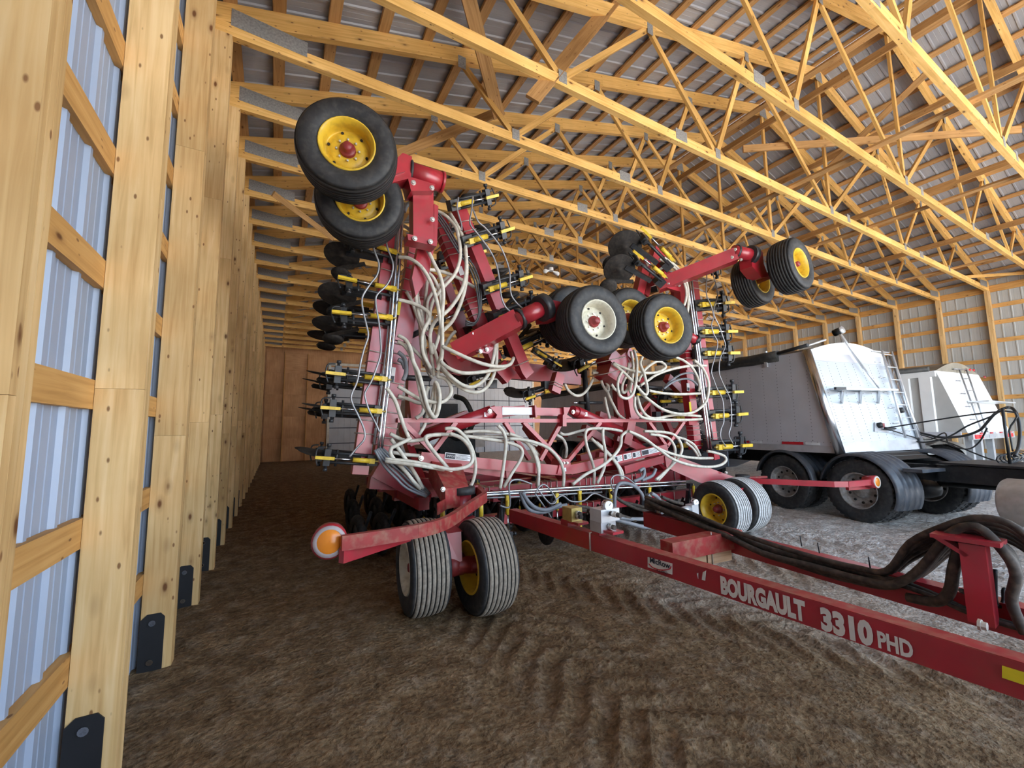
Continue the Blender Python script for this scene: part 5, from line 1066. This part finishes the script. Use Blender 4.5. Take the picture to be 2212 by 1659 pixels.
# brake and electric lines from the trailer to the post behind the cab
DT = 6.4
pole = [LT_K(-1.35, 1.2, .97), LT_K(-1.35, 1.2, 1.82)]
g = MB(); g.tube(pole, .018, 'truckblack', 8); g.build('hose_post', TK)
c0 = fp(1912, 925, .10)
def air(pts, Ds, r):
    g = MB(); g.tube(smooth_path([c0]+[at(px, py, D=Ds[0]+(Ds[1]-Ds[0])*i/(len(pts)-1)) for i, (px, py) in enumerate(pts)], 5), r, 'truckblack', 7); return g.build('air_line', TK)
air([(1960, 932), (2010, 945), (2060, 960), (2095, 975), (2140, 992), (2170, 998), (2195, 990)], (8.4, 6.4), .012)
air([(1950, 940), (1985, 955), (2030, 950), (2060, 938), (2090, 920), (2140, 900), (2165, 885), (2180, 880)], (8.4, 6.4), .014)
air([(1960, 928), (2000, 938), (2035, 945), (2080, 942), (2115, 930), (2130, 915), (2150, 893), (2178, 880), (2195, 892), (2203, 930), (2200, 965), (2192, 985)], (8.4, 6.2), .022)
air([(2000, 950), (2040, 935), (2050, 960), (2090, 970), (2115, 955), (2132, 925)], (8.2, 6.8), .012)
for k in range(5):
    g = MB(); q = [at(2172+8*k+20*cs(a), 992-2*k+10*sn(a), D=6.3) for a in [i*.6 for i in range(11)]]; g.tube(q, .010, 'truckblack', 6); g.build('air_line', TK)
air([(2172, 888), (2180, 930), (2188, 975)], (6.4, 6.3), .012)
# --- far grain trailer, seen from its tail end ------------------------
LB = LF((14.0, 3.25, 0), 4)
T2 = thing('grain_trailer', 'white ribbed grain trailer with tan arched tarp and sloped ladder end by the right wall', 'trailer', LB(4, 1.25, 0))
zb2, zt2, sl2, w2, l2 = 1.36, at(2040, 797, X=14.0).z-.02, .42, 2.5, 10.5
def f2(v, f): return LB(sl2*f, v, zb2+(zt2-zb2)*f)
n2 = (f2(w2, 0)-f2(0, 0)).cross(f2(0, 1)-f2(0, 0)).normalized()
if n2.y > 0: n2 = -n2
g = MB(); c = [LB(0, 0, zb2), LB(0, w2, zb2), LB(sl2, w2, zt2), LB(sl2, 0, zt2), LB(l2, 0, zb2), LB(l2, w2, zb2), LB(l2-sl2, w2, zt2), LB(l2-sl2, 0, zt2)]
g.v += c
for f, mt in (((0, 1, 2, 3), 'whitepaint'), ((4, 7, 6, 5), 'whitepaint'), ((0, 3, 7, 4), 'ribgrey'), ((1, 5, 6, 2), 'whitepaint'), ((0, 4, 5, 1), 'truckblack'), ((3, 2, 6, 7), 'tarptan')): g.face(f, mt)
k = 0
while .5+k*.42 < l2-.6:
    u = .5+k*.42; g.hull8([LB(u, 0, zb2), LB(u+.26, 0, zb2), LB(u+.24, -.05, zb2), LB(u+.02, -.05, zb2), LB(u, 0, zt2-.14), LB(u+.26, 0, zt2-.14), LB(u+.24, -.05, zt2-.14), LB(u+.02, -.05, zt2-.14)], 'whitepaint'); k += 1
lbox(g, LB, (sl2, l2-sl2), (-.06, 0), (zt2-.14, zt2), 'whitepaint'); lbox(g, LB, (.1, l2), (-.06, 0), (zb2-.12, zb2+.02), 'trside')
g.build('hopper_body', T2)
g = MB(); arc = [(w2*i/n, .26*sn(math.pi*i/n)) for i in range(n+1)]
for u in (sl2, l2-sl2): g.v += [LB(u, v, zt2+z) for v, z in arc]
for i in range(n): g.face([i, i+1, n+2+i, n+1+i], 'tarptan', True)
g.prism([LB(sl2, v, zt2+z) for v, z in arc], LB.u*.05, 'tarptan'); g.build('tarp', T2)
g = MB(); g.tube([LB(sl2+.1, -.06, zt2+.05), LB(l2-.6, -.06, zt2+.05)], .06, 'tarp', 10); g.build('tarp_roll', T2)
P2 = f2(0, 0)
def fq(px, py, o=.06): return on_plane(px, py, P2+n2*o, n2)
g = MB(); g.tube([fq(2072, 798), fq(2122, 935)], .018, 'steelpipe', 7); g.tube([fq(2087, 797), fq(2133, 933)], .018, 'steelpipe', 7)
for k in range(5): f = .15+k*.19; g.tube([fq(2072+50*f, 798+137*f), fq(2087+46*f, 797+136*f)], .011, 'steelpipe', 6)
g.tube([fq(2060, 797), fq(2087, 798)], .014, 'steelpipe', 6); g.build('ladder', T2)
for k in range(4):
    g = MB(); a = fq(2066+10.3*k, 822+28*k, .03); g.tube([a, a+LB.v*.25], .012, 'steelpipe', 6); g.build('foot_step', T2)
g = MB(); g.beam(fq(2113, 867, .2), fq(2172, 871, .2), .35, .03, 'alu'); g.build('rear_shelf', T2)
for p in ((2086, 799), (2094, 799), (2102, 800)):
    g = MB(); q = fq(*p, .03); g.lathe([(.03, 0), (.025, .03), (.001, .035)], q, n2, 'redlens', 8); g.build('marker_light', T2)
g = MB(); q = fq(2126, 815, .03); g.lathe([(.04, 0), (.03, .03), (.001, .035)], q, n2, 'redhub', 8); g.build('marker_light', T2)
g = MB(); lbox(g, LB, (-.08, 0), (0, w2), (zb2-.16, zb2), 'alu'); bp_ = g.build('rear_bumper', T2)
for v in (.1, .35, 1.9, 2.15):
    g = MB(); lbox(g, LB, (-.10, -.08), (v, v+.18), (zb2-.14, zb2-.05), 'redlens'); g.build('tail_light', bp_)
for k in range(8):
    g = MB(); lbox(g, LB, (-.10, -.08), (.1+.29*k, .22+.29*k), (zb2-.035, zb2-.005), 'redtape' if k % 2 else 'whitetape'); g.build('reflective_tape', bp_)
g = MB(); lbox(g, LB, (-.09, -.05), (.9, 1.25), (zb2-.13, zb2-.06), 'trplate'); g.build('plate_holder', bp_)
g = MB()
for v in (.5, 1.0, 1.7): lbox(g, LB, (.1, .22), (v, v+.12), (.55, zb2-.1), 'alu')
lbox(g, LB, (.05, .2), (.2, 2.3), (.5, .62), 'alu'); g.build('underride_guard', T2)
for u in (1.2, 2.5):
    for v in (.15, .48, 2.0, 2.33): road_wheel(LB, T2, u, v, 1.0, .27)
for v in (-.02, 1.9):
    g = MB(); L = LB
    for k in range(13):
        a = .2+2.4*k/12
        for vv in (0, .62): g.v.append(L(1.2-cs(a)*.58, v+vv, .5+sn(a)*.58))
    for k in range(12): g.face([2*k, 2*k+1, 2*k+3, 2*k+2], 'ribgrey', True)
    g.build('fender', T2)
g = MB(); text_mesh(g, 'ge', LB(3.05, -.053, 2.62), -LB.u, (0, 0, 1), .17, 'decalink', 1.2, .02, .002, .3); g.build('lettering', T2, flip=False)
# lettering on the near trailer's flank
g = MB(); text_mesh(g, 'ed', LA(9.2, -.004, 1.42), -LA.u, (0, 0, 1), .13, 'decalink', 1.0, .01, .002); g.build('lettering', TR, flip=False)
# --- truck parked behind the drill ------------------------------------
q0 = at(985, 905, Y=13.0); LC = LF((q0.x-.9, 13.0, 0), 0)
T3 = thing('parked_truck', 'old white truck with exposed black engine parked behind the red drill', 'truck', LC(1, 1, 0))
g = MB(); lbox(g, LC, (0, 3.0), (.35, 1.6), (.8, 1.35), 'truckblack'); lbox(g, LC, (-.1, .0), (.25, 1.7), (.55, .8), 'truckblack'); g.build('chassis', T3)
g = MB(); lbox(g, LC, (.05, 2.2), (-.15, .35), (1.0, 1.55), 'hoodwhite'); lbox(g, LC, (.1, 1.5), (1.55, 2.0), (1.0, 1.6), 'hoodwhite'); g.build('mudguard', T3)
g = MB(); lbox(g, LC, (2.2, 4.0), (-.1, 2.0), (1.1, 2.75), 'hoodwhite'); lbox(g, LC, (2.17, 2.21), (.05, 1.85), (1.95, 2.6), 'truckblack'); g.build('cab', T3)
g = MB(); g.tube(smooth_path([LC(.6, 1.5, 1.4), LC(.5, 1.75, 1.9), LC(.7, 1.55, 2.6), LC(1.1, 1.3, 2.8)], 5), .09, 'tarp', 12); g.build('intake_pipe', T3)
g = MB(); lbox(g, LC, (.3, 1.6), (.5, 1.4), (1.35, 1.75), 'black'); g.lathe([(.001, 0), (.3, 0), (.32, .25), (.001, .26)], LC(.2, .95, 1.55), -LC.u, 'black', 18); g.build('engine', T3)
g = MB(); lbox(g, LC, (-.02, .05), (.0, .25), (1.15, 1.35), 'alu'); g.build('headlight', T3)
g = MB(); lbox(g, LC, (.2, .3), (1.05, 1.2), (1.5, 2.1), 'whitepaint'); g.build('mirror_bracket', T3)
for v in (.0, 1.75): road_wheel(LC, T3, .9, v, 1.0, .28)
for v in (.0, 1.75): road_wheel(LC, T3, 4.2, v, 1.0, .28)
# loose clods on the floor
g0 = None
for k in range(0):
    pass
# ------------------------------------------------------------------ daylight
w = bpy.data.worlds.new('sky'); SC.world = w; w.use_nodes = True; nt = w.node_tree; bg = nt.nodes['Background']
tc = N(nt, 'ShaderNodeTexCoord'); sp = N(nt, 'ShaderNodeSeparateXYZ'); nt.links.new(tc.outputs['Generated'], sp.inputs[0])
r = ramp(nt, sp.outputs[2], [(0, (.86, .93, 1.0)), (.25, (.62, .80, 1.0)), (1, (.30, .52, .95))])
nt.links.new(r.outputs[0], bg.inputs[0]); bg.inputs[1].default_value = 2.8
pl = bpy.data.lights.new('door_portal', 'AREA'); pl.shape = 'RECTANGLE'; pl.size = 19.0; pl.size_y = 5.95; pl.cycles.is_portal = True
po = bpy.data.objects.new('door_portal', pl); COL.objects.link(po); po.location = (10.7, YF-.06, 2.925); po.rotation_euler = (math.radians(90), 0, 0)
p2 = bpy.data.lights.new('added_opening_portal', 'AREA'); p2.shape = 'RECTANGLE'; p2.size = OY1-OY0; p2.size_y = OZ; p2.cycles.is_portal = True  # sky portal for the opening added in the right wall
q2 = bpy.data.objects.new('added_opening_portal', p2); COL.objects.link(q2); q2.matrix_world = Matrix.Translation((XR+.26, (OY0+OY1)/2, OZ/2)) @ V((-1, 0, 0)).to_track_quat('-Z', 'Z').to_matrix().to_4x4()
su = bpy.data.lights.new('sun', 'SUN'); su.energy = 26; su.angle = .02; su.color = (1, .94, .86)
so = bpy.data.objects.new('sun', su); COL.objects.link(so); so.rotation_euler = V((-.45, -.14, -.88)).to_track_quat('-Z', 'Y').to_euler()
SC.view_settings.view_transform = 'Standard'; SC.view_settings.look = 'None'; SC.view_settings.gamma = 1; SC.view_settings.use_curve_mapping = False
SC.view_settings.exposure = 1.25
SC.cycles.use_denoising = True; SC.cycles.max_bounces = 9; SC.cycles.diffuse_bounces = 7; SC.cycles.glossy_bounces = 4; SC.cycles.sample_clamp_indirect = 12
SC.cycles.use_adaptive_sampling = True; SC.cycles.adaptive_threshold = .02; SC.cycles.adaptive_min_samples = 24
